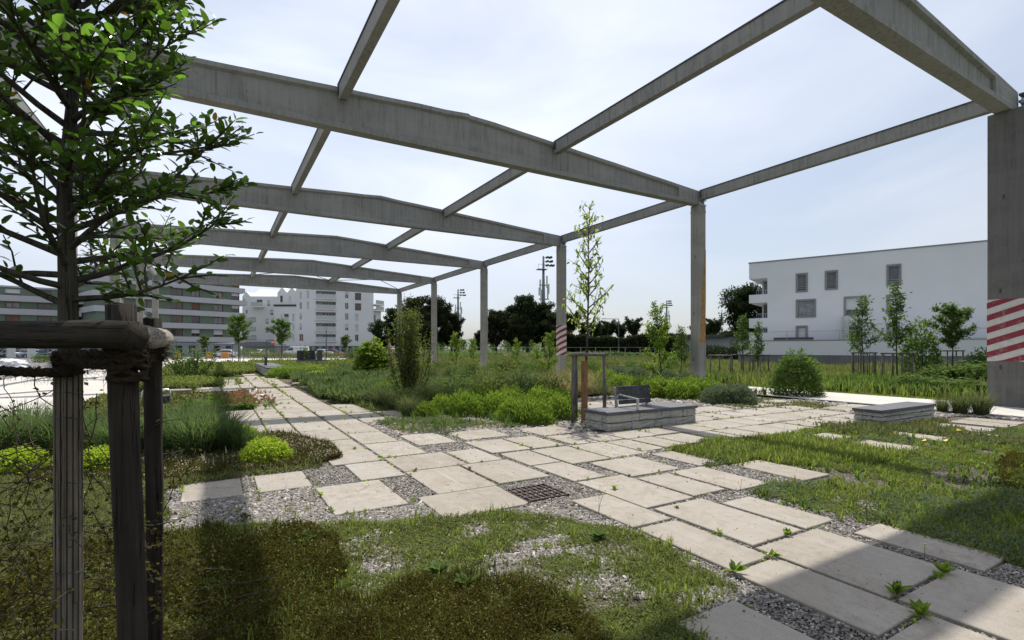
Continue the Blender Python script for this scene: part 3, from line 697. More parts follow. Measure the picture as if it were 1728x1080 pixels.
# --- right hand white block
BR = empty('apartment_block', tuple(at(1500, 640, 50)[:2])+(0,), 'white four storey apartment block with grey framed windows behind the meadow on the right', 'building')
BR_loc = Vector(BR.location); BR.location = (0, 0, 0)
dL = 57.0; P_l = at(1264, 445, dL)
topz = P_l[2]; dR = (topz-EYE)*F/(HZ-407); P_r = at(1668, 407, dR)
ext = P_r+(P_r-P_l)*.55
fa = Facade(P_l, ext, BR)
ux = fa.uz(1295, 520)[0]
W_ = [(1343,1363,461,493,'blind',0),(1392,1414,456.5,489,'blind',0),(1496,1521,446,482,'blind',0),(1343,1377,505,536,'curtain',1),(1424,1462,500,533,'half',1),(1496,1521,497,529,'half',0),(1343,1363,549.5,577,'shutter',0),(1424,1450,549,577,'dark',0),(1496,1518,545,577,'shutter',0),
      (1700,1722,440,478,'blind',0),(1760,1785,432,470,'dark',0),(1745,1785,492,528,'curtain',1)]
holes = []; wl = []
for a, b, c, d, k, bars in W_:
    R = fa.rect(a, b, c, d); g = .16; R = (R[0]+g, R[1]-g, R[2]+g, R[3]-g); holes.append(R+(.25,)); wl.append((R, k, bars))
fa.wall(0, topz, holes, 14, M['render'], u0=ux)
for R, k, bars in wl:
    w = fa.window(R, k, .06, .16, 'greyframe', bars, surround=.17)
    if k != 'shutter':
        m = MB(); fa.obox(m, R[0], R[1], R[2]+.42, R[2]+.46, -.06, -.02); fa.obox(m, R[0], R[1], R[2]+.22, R[2]+.25, -.06, -.02); m.build('guard_rail', M['rail'], w)
m = MB(); fa.obox(m, -.06, fa.L, topz+.002, topz+.12, -14, .06); m.build('roof_edge', M['greyframe'], BR)
zs_ = [fa.uz(1280, y)[1] for y in (470, 497, 511, 537, 553, 562)]
m = MB(); fa.obox(m, 0, ux, zs_[0], topz, -6, 0); m.build('overhang', M['render'], BR)
for zt, zb in ((zs_[1], zs_[2]), (zs_[3], zs_[4]), (zs_[5]+.0, zs_[5]-.9)):
    m = MB(); fa.obox(m, 0, ux, zb, zt, -.15, 0); fa.obox(m, 0, .15, zb, zt, -6, -.152); fa.obox(m, .15, ux, zb, zb+.2, -6, -.152); bb = m.build('balcony', M['render'], BR)
    m = MB(); fa.obox(m, ux*.4, ux, zt+.45, zt+.5, -.1, -.06)
    for i in range(6): fa.obox(m, ux*.4+ux*.12*i, ux*.4+ux*.12*i+.03, zt, zt+.45, -.1, -.06)
    m.build('railing', M['rail'], bb)
for zt in (zs_[1], zs_[3], zs_[5]):
    m = MB(); fa.obox(m, ux*.55, ux-.1, zt, zt+1.6, -2.6, -2.5); m.build('balcony_window', M['glassdark'], BR)
m = MB(); fa.obox(m, ux*.45, ux-.02, 0, topz, -6, -2.62); m.build('recessed_wall', M['render'], BR)
# terrace
tA = at(1245, 577, 51.0); tz = 2.42
tdir = fa.d; tB = tA[:2]+tdir*60
ft = Facade(tA, tB, BR)
m = MB(); ft.obox(m, 0, ft.L, 1.08, tz, -4.2, 0); m.build('terrace_parapet', M['render'], BR)
m = MB(); ft.obox(m, 0.02, ft.L, -.2, 1.077, -4.2, -.03); m.build('plinth', M['plinth'], BR)
m = MB(); ft.obox(m, -.03, ft.L, tz+.002, tz+.06, -.3, .03); m.build('coping', M['greyframe'], BR)
rl = ft.railing(.1, ft.L, tz+.06, .85, -.12, n=14)
m = MB(); ft.obox(m, .1, ft.L, tz+.12, tz+.8, -.125, -.115); 
u = fa.uz(1423, 560)[0]; m = MB(); m.add([fa.p(u, 2.4, .1), fa.p(u, 2.4, 2.4), fa.p(u, 3.0, 2.4), fa.p(u, 5.0, .5), fa.p(u, 5.0, .1)], [(0,1,2,3,4)]); fa.obox(m, u+.05, u+.5, 2.4, 5.0, .1, .14); m.build('terrace_divider', M['panel'], BR)
m = MB(); u = fa.uz(1350, 570)[0]; fa.obox(m, u-2.2, u+1.4, 2.45, 2.85, 1.2, 2.0); m.build('garden_furniture', M['darkmetal'], BR)
# low dark roofed building behind column
B = empty('flat_roofed_shed', (0,0,0), 'low building with thin dark flat roof behind the rust streaked column', 'building')
fs = Facade(at(1150, 572, 75), at(1225, 572, 66), B); _, zz = fs.uz(1160, 567)
m = MB(); fs.obox(m, 0, fs.L, 0, zz-.3, -6, -.6); m.build('wall', M['greyblock'], B)
m = MB(); fs.obox(m, -.5, fs.L, zz-.29, zz, -7, .2); m.build('roof', M['darkroof'], B)
for i in range(4): fs.window((1+i*1.7, 1.9+i*1.7, 1.0, 2.2), 'dark', dp=.55-.6)

# --- main white apartment block, far left centre
BW = empty('apartment_block', (0,0,0), 'tall white apartment block with stacked loggias beyond the car park', 'building')
o6x, o6y, s6 = 380, 460, 6.171
def z6(x, y): return o6x+x/s6, o6y+y/s6
P0 = at(500.2, 598, 124); P1 = at(630.3, 598, 131)
fw = Facade(P0, P1, BW); HT = fw.uz(510, 485.5)[1]
holes = []; wins = []; logg = []
def addw(f, lst, x0, x1, y0, y1, k): 
    a, b = z6(x0, y0); c, d = z6(x1, y1); R = f.rect(a, c, b, d); lst.append((R, k))
kinds = ['shutter','half','dark','half','shutter']
for i, (y0, y1) in enumerate(((200,275),(310,380),(420,490),(530,600))): addw(fw, wins, 775, 798, y0, y1, ['shutter','dark','half','half'][i])
addw(fw, wins, 772, 815, 640, 715, 'brown')
for y0, y1 in ((190,270),(305,380)): addw(fw, wins, 850, 874, y0, y1, 'shutter')
for i, (y0, y1) in enumerate(((200,270),(315,382),(425,492),(535,605),(645,712))): addw(fw, wins, 1248, 1284, y0, y1, ['half','dark','curtain','half','dark'][i])
for y0, y1 in ((212,288),(320,395)): addw(fw, wins, 1352, 1416, y0, y1, 'browndark')
for i, (y0, y1) in enumerate(((430,505),(540,612),(645,715))): addw(fw, wins, 1352, 1388, y0, y1, ['shutter','shutter','dark'][i])
for (y0, y1) in ((192,265),(300,376),(412,488),(525,602),(640,712)):
    a, b = z6(945, y0); c, d = z6(1153, y1); logg.append(fw.rect(a, c, b, d))
hol = [R+(.3,) for R, k in wins]+[R+(1.5,) for R in logg]
g0 = fw.uz(500, 583.5)[1]
fw.wall(g0, HT, hol, 15, M['render2'])
for R, k in wins: fw.window(R, 'dark' if k == 'browndark' else k, .16 if k == 'browndark' else .1, .18, 'brownshutter' if k == 'browndark' else 'shutter', 1)
for R in logg:
    m = MB(); uu = R[0]+(R[1]-R[0])*.33; fw.obox(m, uu, R[1]-.2, R[2], R[3]-.25, -1.47, -1.42); w = m.build('glazing', M['glassdark'], BW)
    m = MB()
    for i in range(5): q = uu+(R[1]-.25-uu)*i/4; fw.obox(m, q-.06, q+.06, R[2], R[3]-.25, -1.41, -1.36)
    m.build('frame', M['shutter'], w)
    fw.railing(R[0], R[1], R[2], 1.05, -.05, n=10, solid='panel')
    m = MB(); fw.obox(m, R[0]-.2, R[1]+.1, R[2]-.25, R[2], .003, .45); m.build('balcony_edge', M['render2'], BW)
m = MB(); fw.obox(m, -2, fw.L+.5, -.2, g0-.003, -15, -.15); m.build('ground_floor', M['greyblock'], BW)
for i in range(12): 
    m = MB(); fw.obox(m, 1+i*1.6, 1+i*1.6+.9, .8, 2.2, -.147, -.1); m.build('ground_window', M['glassdark'], BW)
# right wing
P2 = at(630.4, 598, 131.2); P3 = at(643, 598, 134)
fr = Facade(P2, P3, BW); zt = fr.uz(636, 521.5)[1]
ws = []
for y0, y1 in ((440,505),(550,605)): addw(fr, ws, 1547, 1570, y0, y1, 'dark')
fr.wall(0, zt, [R+(.3,) for R, k in ws], 10, M['render2'])
for R, k in ws: fr.window(R, k, .08, .18, 'shutter', 1)
for y in (345, 405):
    zz = fr.uz(636, o6y+y/s6)[1]; m = MB(); fr.obox(m, -.3, fr.L+.1, zz, zz+.35, -3 if y == 345 else .01, 1.0); b_ = m.build('balcony', M['render2'], BW)
    fr.railing(-.2, fr.L, zz+.35, 1.0, .9, n=4, solid='panel')
# left wing with gables
P4 = at(462.7, 598, 124.0); fl = Facade(P4, P0, BW)
zt = fl.uz(480, 517)[1]; ws = []; lg = []
for (y0, y1) in ((440,505),(545,605)): addw(fl, ws, 580, 595, y0, y1, 'shutter')
for (y0, y1) in ((430,505),(540,607),(645,712)):
    addw(fl, ws, 700, 721, y0, y1, 'shutter'); a, b = z6(612, y0); c, d = z6(661, y1); lg.append(fl.rect(a, c, b, d))
fl.wall(g0, zt, [R+(.3,) for R, k in ws]+[R+(1.2,) for R in lg], 14, M['render2'])
for R, k in ws: fl.window(R, k, .08, .18, 'shutter', 0)
for R in lg:
    m = MB(); fl.obox(m, R[0]+.3, R[1]-.1, R[2], R[3]-.2, -1.17, -1.1); m.build('glazing', M['glassdark'], BW); fl.railing(R[0], R[1], R[2], 1.05, -.05, n=3, solid='panel')
m = MB(); fl.obox(m, 0, fl.L-.2, -.2, g0-.003, -14, -.15); m.build('ground_floor', M['greyblock'], BW)
m = MB(); fl.obox(m, -.1, fl.L-.05, zt+.003, zt+.45, -.29, .15); m.build('roof_edge', M['darkroof'], BW)
# two gables standing back
za = zt+.45; zb_ = fl.uz(470, 493.5)[1]; zc = fl.uz(476, 484.5)[1]; m = MB()
L0, L1 = fl.uz(467, 500)[0], fl.L-.05; mid = (L0+L1)/2
for a, b_ in ((L0, mid), (mid, L1)):
    c_ = (a+b_)/2; fr_ = [fl.p(a, za, -.3), fl.p(b_, za, -.3), fl.p(b_, zb_, -.3), fl.p(c_, zc, -.3), fl.p(a, zb_, -.3)]; bk = [fl.p(a, za, -13), fl.p(b_, za, -13), fl.p(b_, zb_, -13), fl.p(c_, zc, -13), fl.p(a, zb_, -13)]
    m.add(fr_+bk, [(0,1,2,3,4), (3,2,7,8), (4,3,8,9), (0,4,9,5), (1,6,7,2), (5,9,8,7,6)])
m.build('gable_wall', M['render2'], BW)
for x in ((570,592),(657,680)):
    a, b = z6(x[0], 240); c, d = z6(x[1], 305); R = fl.rect(a, c, b, d); m = MB(); fl.obox(m, R[0], R[1], R[2], R[3], -.297, -.22); m.build('gable_window', M['glassdark'] if x[0] == 570 else M['shutter'], BW)
# --- second white building further left
B2 = empty('apartment_block', (0,0,0), 'smaller white apartment building with one sharp gable, between green block and tall white block', 'building')
P5 = at(409, 598, 131.5); P6 = at(478, 598, 132); f2 = Facade(P5, P6, B2)
zt = f2.uz(425, 500)[1]; ws = []; lg = []
for q in ((325,388,280,310,'dark'),(437,467,290,350,'half'),(468,500,388,443,'half'),(213,232,388,430,'dark'),(420,452,478,535,'half'),(420,452,570,628,'curtain'),(515,540,570,612,'dark'),(185,203,275,322,'curtain'),(515,540,480,530,'shutter')): addw(f2, ws, *q)
for q in ((258,318,468,512),(258,318,568,606),(270,322,655,700)): a, b = z6(q[0], q[2]); c, d = z6(q[1], q[3]); lg.append(f2.rect(a, c, b, d))
f2.wall(0, zt, [R+(.3,) for R, k in ws]+[R+(1.2,) for R in lg], 14, M['render2'])
for R, k in ws: f2.window(R, k, .09, .18, 'shutter', 1)
for R in lg:
    m = MB(); f2.obox(m, R[0]+.5, R[1]-.1, R[2], R[3]-.2, -1.17, -1.1); m.build('glazing', M['glassdark'], B2); f2.railing(R[0]-1.5, R[1], R[2], 1.0, .1, n=4, solid='panel')
a, b = z6(290, 320); c, d = z6(410, 365); R = f2.rect(a, c, b, d); m = MB(); f2.obox(m, R[0], R[1], R[2], R[2]+.25, .01, 1.3); m.build('balcony', M['render2'], B2); f2.railing(R[0], R[1], R[2]+.25, 1.1, 1.2, n=8, solid='panel')
m = MB(); u0 = 0; u1 = f2.uz(422.5, 500)[0]; uc = f2.uz(415.8, 500)[0]; zp = f2.uz(415.8, 492)[1]; z1_ = f2.uz(415, 500)[1]+.01
def pr(u, z, o): return f2.p(u, z, o)
m.add([pr(u0,z1_,0),pr(u1,z1_,0),pr(uc,zp,0),pr(u0,z1_,-12),pr(u1,z1_,-12),pr(uc,zp,-12)], [(0,1,2),(3,5,4),(1,4,5,2),(0,2,5,3)]); m.build('gable', M['render2'], B2)
m = MB(); m.add([pr(u1,zt+.01,0),pr(f2.L,zt+.01,0),pr(f2.L,zt+2.0,-6),pr(u1,zt+2.6,-6),pr(f2.L,zt+.01,-12),pr(u1,zt+.01,-12)], [(0,1,2,3),(3,2,4,5),(1,4,2),(0,3,5)]); m.build('sloping_roof', M['render2'], B2)
m = MB(); f2.obox(m, -1, f2.L+3, 2.2, 3.4, .5, 2.0); m.build('podium', M['greyblock'], B2)
# --- green banded buildings
def green(name_lab, P0, P1, ztop_, floors, wins, depth=14, ext=0.45):
    Bg = empty('apartment_block', (0,0,0), name_lab, 'building'); f = Facade(P0, P1, Bg)
    fh = (ztop_-3.2)/floors; holes = []; wl = []
    for k in range(floors):
        zb = 3.2+k*fh
        for (u, w, kind) in wins:
            u_ = u*f.L; R = (u_, min(u_+w, f.L-.05), zb+1.05, zb+fh-.25); holes.append(R+(.3,)); wl.append((R, kind))
    f.wall(3.0, ztop_, holes, depth, M['greenwall'])
    for (R, k) in wl: f.window(R, random.choice(('half','curtain','dark','curtain','brown')) if k == 'brown' else k, .14, .18, 'brownshutter', 1)
    for k in range(floors):
        zb = 3.2+k*fh; sh = ext+(.3 if k % 2 else 0); m = MB(); f.obox(m, -sh, f.L+sh+.6, zb-.12, zb+.95, .004, sh); f.obox(m, -sh, -.004, zb-.12, zb+.95, -depth, .003); f.obox(m, f.L+.004, f.L+sh+.6, zb-.12, zb+.95, -depth, .003)
        m.build('balcony_band', M['band'], Bg)
    m = MB(); f.obox(m, -.2, f.L+.2, -.2, 2.84, -depth, .1); m.build('ground_floor', M['greyblock'], Bg)
    m = MB(); f.obox(m, -.1, f.L+.1, ztop_+.003, ztop_+.3, -depth, .12); m.build('roof_edge', M['band'], Bg)
    for i in range(10):
        m = MB(); u = .03*f.L+i*f.L*.095; f.obox(m, u, u+f.L*.045, .6, 2.3, .103, .14); m.build('ground_opening', M['glassdark'], Bg)
    return f
zt_ = at(400, 473, 113)[2]
green('sage green apartment block with pale balcony bands and brown windows', at(163, 598, 93), at(404, 598, 113), zt_, 5, ((.10,1.6,'brown'),(.24,1.8,'brown'),(.47,2.2,'dark'),(.62,1.6,'brown'),(.79,1.9,'brown'),(.935,2.2,'brown')))
green('second banded green apartment block behind the tree at the left edge', at(-160, 598, 84), at(126, 598, 98), at(60, 488, 95)[2], 4, ((.05,2,'brown'),(.3,2,'brown'),(.55,2,'brown'),(.75,2,'dark'),(.9,2,'brown')))
# ------------------------------------------------------------------ cars
def make_car(kind, paint):
    r = bpy.data.objects.new('parked_car', None); COL.objects.link(r)
    L_, H_, W2 = (4.3, 1.48, .88) if kind == 'car' else (5.2, 2.2, .98)
    if kind == 'car':
        low = [(-2.15,.28),(-2.12,.62),(-1.95,.88),(-1.1,.96),(1.0,.98),(1.95,.95),(2.13,.85),(2.15,.3)]
        cab = [(-1.15,.95),(-.45,1.42),(.2,1.48),(1.35,1.42),(1.95,.97)]
    else:
        low = [(-2.6,.3),(-2.55,.8),(-2.3,1.1),(-1.7,1.2),(2.55,1.2),(2.6,1.1),(2.6,.3)]
        cab = [(-1.75,1.19),(-1.0,2.1),(-.6,2.2),(2.45,2.2),(2.55,1.19)]
    def ext(prof, w0, w1, name, mat):
        m = MB(); n = len(prof); vs = [(x, -(w0 if z < 1.0 or kind != 'car' else w1), z) for x, z in prof]+[(x, (w0 if z < 1.0 or kind != 'car' else w1), z) for x, z in prof]
        fs = [tuple(range(n)), tuple(range(n, 2*n))[::-1]]+[(i, n+i, n+(i+1) % n, (i+1) % n) for i in range(n)]
        m.add(vs, fs); me = m.mesh(name, mat); bevel_mesh(me, .05); return link(name, me, r)
    ext(low, W2, W2, 'body', paint); ext(cab, W2-.04, W2-.2, 'cabin', paint)
    for s in (-1, 1):
        y = s*(W2-.10 if kind == 'car' else W2-.03)
        if kind == 'car': m = MB().add([(-1.0,s*(W2-.03),.99),(-.42,s*(W2-.155),1.36),(1.25,s*(W2-.155),1.36),(1.7,s*(W2-.03),.99)], [(0,1,2,3)])
        else: m = MB().add([(-1.6,s*(W2-.03),1.25),(-1.1,s*(W2-.03),1.9),(-.3,s*(W2-.03),1.9),(-.3,s*(W2-.03),1.25)], [(0,1,2,3)])
        m.build('side_window', M['glassdark'], r)
        for xw in ((-1.35, 1.35) if kind == 'car' else (-1.75, 1.75)):
            w = MB().tube([(xw, s*(W2-.2), .32), (xw, s*(W2+.02), .32)], .32, 14).build('wheel', M['tyre'], r)
            MB().tube([(xw, s*(W2+.0), .32), (xw, s*(W2+.035), .32)], .19, 10).build('rim', M['rim'], w)
        MB().box(-2.17 if kind == 'car' else -2.62, -2.0 if kind == 'car' else -2.5, s*.72-.14, s*.72+.14, .62, .78).build('headlight', M['shutter'], r)
        MB().box(2.05 if kind == 'car' else 2.5, 2.17 if kind == 'car' else 2.62, s*.74-.1, s*.74+.1, .65, .9).build('tail_light', M['signred'], r)
    if kind == 'car':
        MB().add([(-1.12,-.75,1.0),(-.5,-.64,1.4),(-.5,.64,1.4),(-1.12,.75,1.0)], [(0,1,2,3)]).build('windscreen', M['glassdark'], r).location.x = -.03
        MB().add([(1.9,-.75,1.02),(1.4,-.64,1.38),(1.4,.64,1.38),(1.9,.75,1.02)], [(0,1,2,3)]).build('rear_window', M['glassdark'], r).location.x = .03
    else: MB().add([(-1.72,-.85,1.25),(-1.03,-.85,2.05),(-1.03,.85,2.05),(-1.72,.85,1.25)], [(0,1,2,3)]).build('windscreen', M['glassdark'], r).location.x = -.04
    return r
cars = [(379,603.3,96,'car','white',8,'white estate car parked side-on near the orange barriers'),
 (439,601.5,108,'car','white',75,'small white car parked left of the round road sign'),(500,600.7,112,'van','white',0,'white van parked in front of the tall white block'),
 (547,600.3,116,'car','white',160,'white hatchback parked beside the red car'),(563,600.3,117,'car','red',170,'dark red car parked in front of the tall white block'),
 (150,600.5,100,'car','white',10,'pale car seen just left of the thick guard post'),(93,601,94,'car','white',60,'white car at far left beside the pale blue panel'),
 (55,602,88,'car','blue',65,'bluish grey car parked between the two pale panels'),(33,602,90,'car','dark',70,'dark car parked right of the leftmost pale panel'),
 (8,601,92,'car','silver',75,'silver car at the left edge of the picture'),(118,600,98,'car','silver',70,'silver car half hidden by the near tree trunk'),
 (-20,601,92,'car','dark',70,'dark car cut by the left edge'),(170,600,104,'car','dark',20,'dark car hidden mostly by the thick guard post')]
protos = {}
for px, py, d, kind, paint, rz, lab in cars:
    o = make_car(kind, M['car_'+paint]); p = at(px, 600, d); o.location = (p[0], p[1], .01); o.rotation_euler[2] = math.radians(rz)-YAW
    o.name = 'parked_van' if kind == 'van' else 'parked_car'
    tag(o, lab, 'van' if kind == 'van' else 'car', 'cars parked before the apartment blocks')
def placed(px, d, z=0): p = at(px, 600, d); return (p[0], p[1], z)
for px, lab in ((354, 'left orange barrier block by the white estate car'), (380, 'right orange barrier block in front of the white estate car'), (299, 'orange barrier block behind the wispy shrub')):
    p = placed(px, 88); m = MB(); m.add([(-.6,-.25,0),(.6,-.25,0),(.6,.25,0),(-.6,.25,0),(-.55,-.12,1.05),(.55,-.12,1.05),(.55,.12,1.05),(-.55,.12,1.05)], [(0,3,2,1),(4,5,6,7),(0,1,5,4),(1,2,6,5),(2,3,7,6),(3,0,4,7)])
    me = m.mesh('orange_barrier', M['orange']); bevel_mesh(me, .05); o = link('orange_barrier', me, None, p); o.rotation_euler[2] = -YAW; tag(o, lab, 'barrier', 'orange barriers')
for px, d, w, h, lab in ((19, 62, 1.0, 1.25, 'leftmost pale upright panel on the plaza'), (53, 62, 1.0, 1.2, 'pale bluish upright panel on the plaza, right of the first')):
    r = empty('notice_board', placed(px, d), lab, 'board', 'pale panels on the plaza', -YAW)
    MB().box(-w/2, w/2, -.03, .03, .55, .55+h).build('board', M['panel'], r)
    for s in (-w/2+.05, w/2-.11): MB().box(s, s+.06, -.028, .028, 0, .547).build('leg', M['rail'], r)
me = bpy.data.meshes.new('covered_heap')
import bmesh
bm = bmesh.new(); bmesh.ops.create_icosphere(bm, subdivisions=4, radius=1)
for v in bm.verts:
    k = .75+.5*vnoise(np.array([v.co.x*3+9]), np.array([v.co.y*3+v.co.z*4+5]), 1, 4)[0]; v.co = Vector((v.co.x*1.3*k, v.co.y*.8*k, max(0, v.co.z)*.75*k))
bm.to_mesh(me); bm.free(); me.materials.append(M['bag']); o = link('covered_heap', me, None, placed(18, 46)); tag(o, 'crumpled white tarpaulin heap lying on the plaza at far left', 'tarpaulin')
# ------------------------------------------------------------------ masts and lamps
def mast(px, d, ytop, lab, sc=1.0):
    H_ = EYE+(HZ-ytop)/F*d; r = empty('antenna_mast', placed(px, d), lab, 'mast', 'floodlight and antenna masts', -YAW+.3)
    MB().tube([(0,0,0),(0,0,H_*.6),(0,0,H_)], [.55, .42, .22], 10).build('pole', M['midmetal'], r, True)
    q = H_*.035
    m = MB().box(-1.6, .7, -.8, .8, H_*.86, H_*.86+.15)
    for x in (-1.6, -.5, .65): m.box(x, x+.05, -.8, -.75, H_*.86+.15, H_*.86+1.2)
    m.box(-1.6, .7, -.8, -.75, H_*.86+1.15, H_*.86+1.22); m.build('platform', M['midmetal'], r)
    for i in range(3):
        z = H_*(.90+.04*i); m = MB()
        m.box(-.1, 2.4-.5*i, -.06, .06, z, z+.12)
        for x in (.8, 1.7, 2.3-.4*i): m.obox((x, -.4, z-.1), (.5,0,.15), (0,.8,0), (-.12,0,.45))
        m.build('floodlight', M['darkmetal'], r)
    for i, (x, z, h) in enumerate(((-.95,.66,.10),(.75,.68,.12),(-.75,.54,.12),(.95,.56,.13),(1.2,.62,.10),(-1.2,.60,.08))):
        MB().box(x-.16, x+.16, -.5, -.28, H_*z, H_*(z+h)).build('antenna_panel', M['panel'], r)
    m = MB().box(-1.3, 1.3, -.4, -.28, H_*.56, H_*.57).box(-1.2, 1.2, -.4, -.28, H_*.70, H_*.71).box(-.9,1.7,-.5,.5,H_*.49,H_*.495); m.build('bracket', M['midmetal'], r)
mast(917, 120, 432, 'tall grey mast with floodlights and antennas behind the dark conifers')
mast(773, 175, 488, 'middle grey antenna mast between two right hand columns')
mast(1125, 215, 507, 'small distant antenna mast right of the slender staked tree')
def lamp(px, d, ytop, lab, arm=1.2):
    H_ = EYE+(HZ-ytop)/F*d; r = empty('street_lamp', placed(px, d), lab, 'street lamp', 'street lamps', -YAW)
    MB().tube([(0,0,0),(0,0,H_)], [.11,.06], 8).build('pole', M['darkmetal'], r, True)
    MB().box(-arm, .05, -.05, .05, H_-.06, H_+.03).box(-arm-.6, -arm+.2, -.16, .16, H_-.04, H_+.06).build('lamp_head', M['steelcap'], r)
lamp(1044, 95, 538, 'distant street lamp with arm pointing left, right of the slender tree', 2.6)
lamp(550.5, 85, 549, 'thin dark street lamp in front of the tall white block', .2)
lamp(450, 80, 574, 'low street lamp with flat head left of the round road sign', -.9)
r = empty('road_sign', placed(461, 84), 'round red road sign on a post between the two staked plaza trees', 'sign', None, -YAW)
MB().tube([(0,0,0),(0,0,3.0)], .04, 6).build('post', M['darkmetal'], r); MB().tube([(0,-.06,2.75),(0,-.03,2.75)], .38, 18).build('disc', M['signred'], r); MB().box(-.28,.28,-.07,-.062,2.69,2.81).build('white_bar', M['panel'], r)
# fence lines far away
def fence(px0, px1, d, h, lab, n, mat='rail', rails=3, step=None):
    A, B = at(px0, 600, d), at(px1, 600, d); r = empty('site_fence', (A[0], A[1], 0), lab, 'fence', 'far fences'); v = (B-A)[:2]; Ln = np.linalg.norm(v); r.rotation_euler[2] = math.atan2(v[1], v[0])
    for i in range(n+1): MB().box(Ln*i/n-.04, Ln*i/n+.04, -.04, .04, 0, h).build('post', M[mat], r)
    for k in range(rails):
        z = h*(.12+.86*k/(rails-1)); MB().box(0, Ln, -.02, .02, z-.025, z+.025).build('rail', M[mat], r)
fence(655, 1105, 80, 1.9, 'grey temporary fence running behind the conifers and columns', 18)
fence(300, 640, 92, 1.7, 'thin grey fence in front of the white apartment blocks', 14)
fence(945, 1160, 66, .7, 'low post and rail fence along the far road', 16, 'palewood', 2)
fence(-60, 175, 82, 1.6, 'grey fence in front of the left car park', 10)
for px, lab in ((855, 'left red and white road barrier by the far fence'), (889, 'right red and white road barrier by the far fence')):
    r = empty('road_barrier', placed(px, 76), lab, 'barrier', 'road barriers', -YAW)
    MB().box(-.75,.75,-.1,.1,.35,1.0).build('board', M['orange'], r); MB().box(-.4,.4,-.12,-.11,.5,.85).build('white_field', M['panel'], r); MB().box(-.6,-.45,-.25,.25,0,.35).box(.45,.6,-.25,.25,0,.35).build('feet', M['darkmetal'], r)
o = MB().box(-.35,.35,-.3,.3,0,9.6).build('grey_cabinet_tower', M['midmetal']); o.location = placed(724, 96); tag(o, 'narrow grey blue tower beside the fourth column', 'tower')
o['label'] = 'narrow blue grey metal tower rising between the fourth column and dark trees'; o.scale = (1.5,1,.42)

# ------------------------------------------------------------------ plant builders
def ico_pts(n):
    i = np.arange(n)+.5; ph = np.arccos(1-2*i/n); th = math.pi*(1+5**.5)*i
    return np.stack([np.cos(th)*np.sin(ph), np.sin(th)*np.sin(ph), np.cos(ph)], 1)
def branch_pts(H_, z0, rmax, nb, prof, up=.6, wob=.05, lean=(0,0)):
    """returns list of branch polylines from a wobbly trunk"""
    tr = []; x = y = 0
    for i in range(9):
        t = i/8; tr.append((x+lean[0]*t*H_, y+lean[1]*t*H_, t*H_)); x += random.uniform(-wob, wob)*.5; y += random.uniform(-wob, wob)*.5
    def tp(z):
        t = min(max(z/H_, 0), .999)*8; i = int(t); f = t-i; a, b = tr[i], tr[i+1]; return Vector(a).lerp(Vector(b), f)
    br = []; az = random.uniform(0, 6)
    for k in range(nb):
        t = (k+.5)/nb; z = z0+(H_-z0)*t*.96; az += 2.39996+random.uniform(-.4, .4); ln = rmax*prof(t)*random.uniform(.7, 1.1); s = tp(z)
        d = Vector((math.cos(az), math.sin(az), up*random.uniform(.6, 1.4))).normalized(); pts = [s]; cur = s.copy()
        for j in range(4):
            d = (d+Vector((random.uniform(-.2,.2), random.uniform(-.2,.2), random.uniform(-.1,.25)))).normalized(); cur = cur+d*ln/4; pts.append(cur.copy())
        br.append((pts, ln))
    return tr, br
def leaves_on(br, per, size, spread, tmpl, sub=3, droop=0.0, hang=False):
    P = []; 
    for pts, ln in br:
        n = max(3, int(per*ln))
        for j in range(n):
            t = random.uniform(.18, 1.0)*3.999; i = int(t); p = pts[i].lerp(pts[i+1], t-i); P.append((p.x, p.y, p.z))
    P = np.array(P); s = spread*(.4+.6*rng.random((len(P), 1))); P = P+rng.normal(size=P.shape)*s*.5
    n = len(P); yaw = rng.random(n)*6.283; pitch = rng.normal(droop, .6, n); roll = rng.normal(0, .7, n)
    return scatter(tmpl[0], tmpl[1], P, yaw, pitch, roll, size*(.65+.6*rng.random(n)))
def tree_mesh(H_, z0, rmax, nb, prof, per, size, spread, lm, tr_r, bark='bark', up=.6, tmpl=LEAF4, wob=.08, droop=0, lean=(0,0), twigs=0):
    tr, br = branch_pts(H_, z0, rmax, nb, prof, up, wob, lean)
    allb = list(br)
    for pts, ln in br:
        for q in range(twigs):
            i = random.randint(1, 3); s = pts[i]; d = (pts[i+1]-pts[i]).normalized()+Vector((random.uniform(-.9,.9), random.uniform(-.9,.9), random.uniform(-.3,.6))); d.normalize(); l2 = ln*random.uniform(.25,.5)
            c = s.copy(); pp = [c.copy()]
            for j in range(4): d = (d+Vector((random.uniform(-.2,.2),)*3)).normalized(); c = c+d*l2/4; pp.append(c.copy())
            allb.append((pp, l2))
    m = MB(); m.tube(tr, [tr_r*(1-.85*i/8) for i in range(9)], 8)
    for pts, ln in allb:
        r0 = min(tr_r*.45, .012+.02*ln)*(1 if ln > rmax*.5 else .6); m.tube(pts, [r0*(1-.75*j/(len(pts)-1)) for j in range(len(pts))], 5, False)
    v, f, r = leaves_on(allb, per, size, spread, tmpl, droop=droop)
    return m.mesh('trunk', M[bark], True), mesh_np('crown', v, f, M[lm], r)
def put_tree(name, loc, meshes, label, cat_, group=None, rz=None, sc=1.0):
    r = empty(name, loc, label, cat_, group, random.uniform(0, 6.28) if rz is None else rz); r.scale = (sc, sc, sc)
    link('trunk', meshes[0], r); link('crown', meshes[1], r); return r
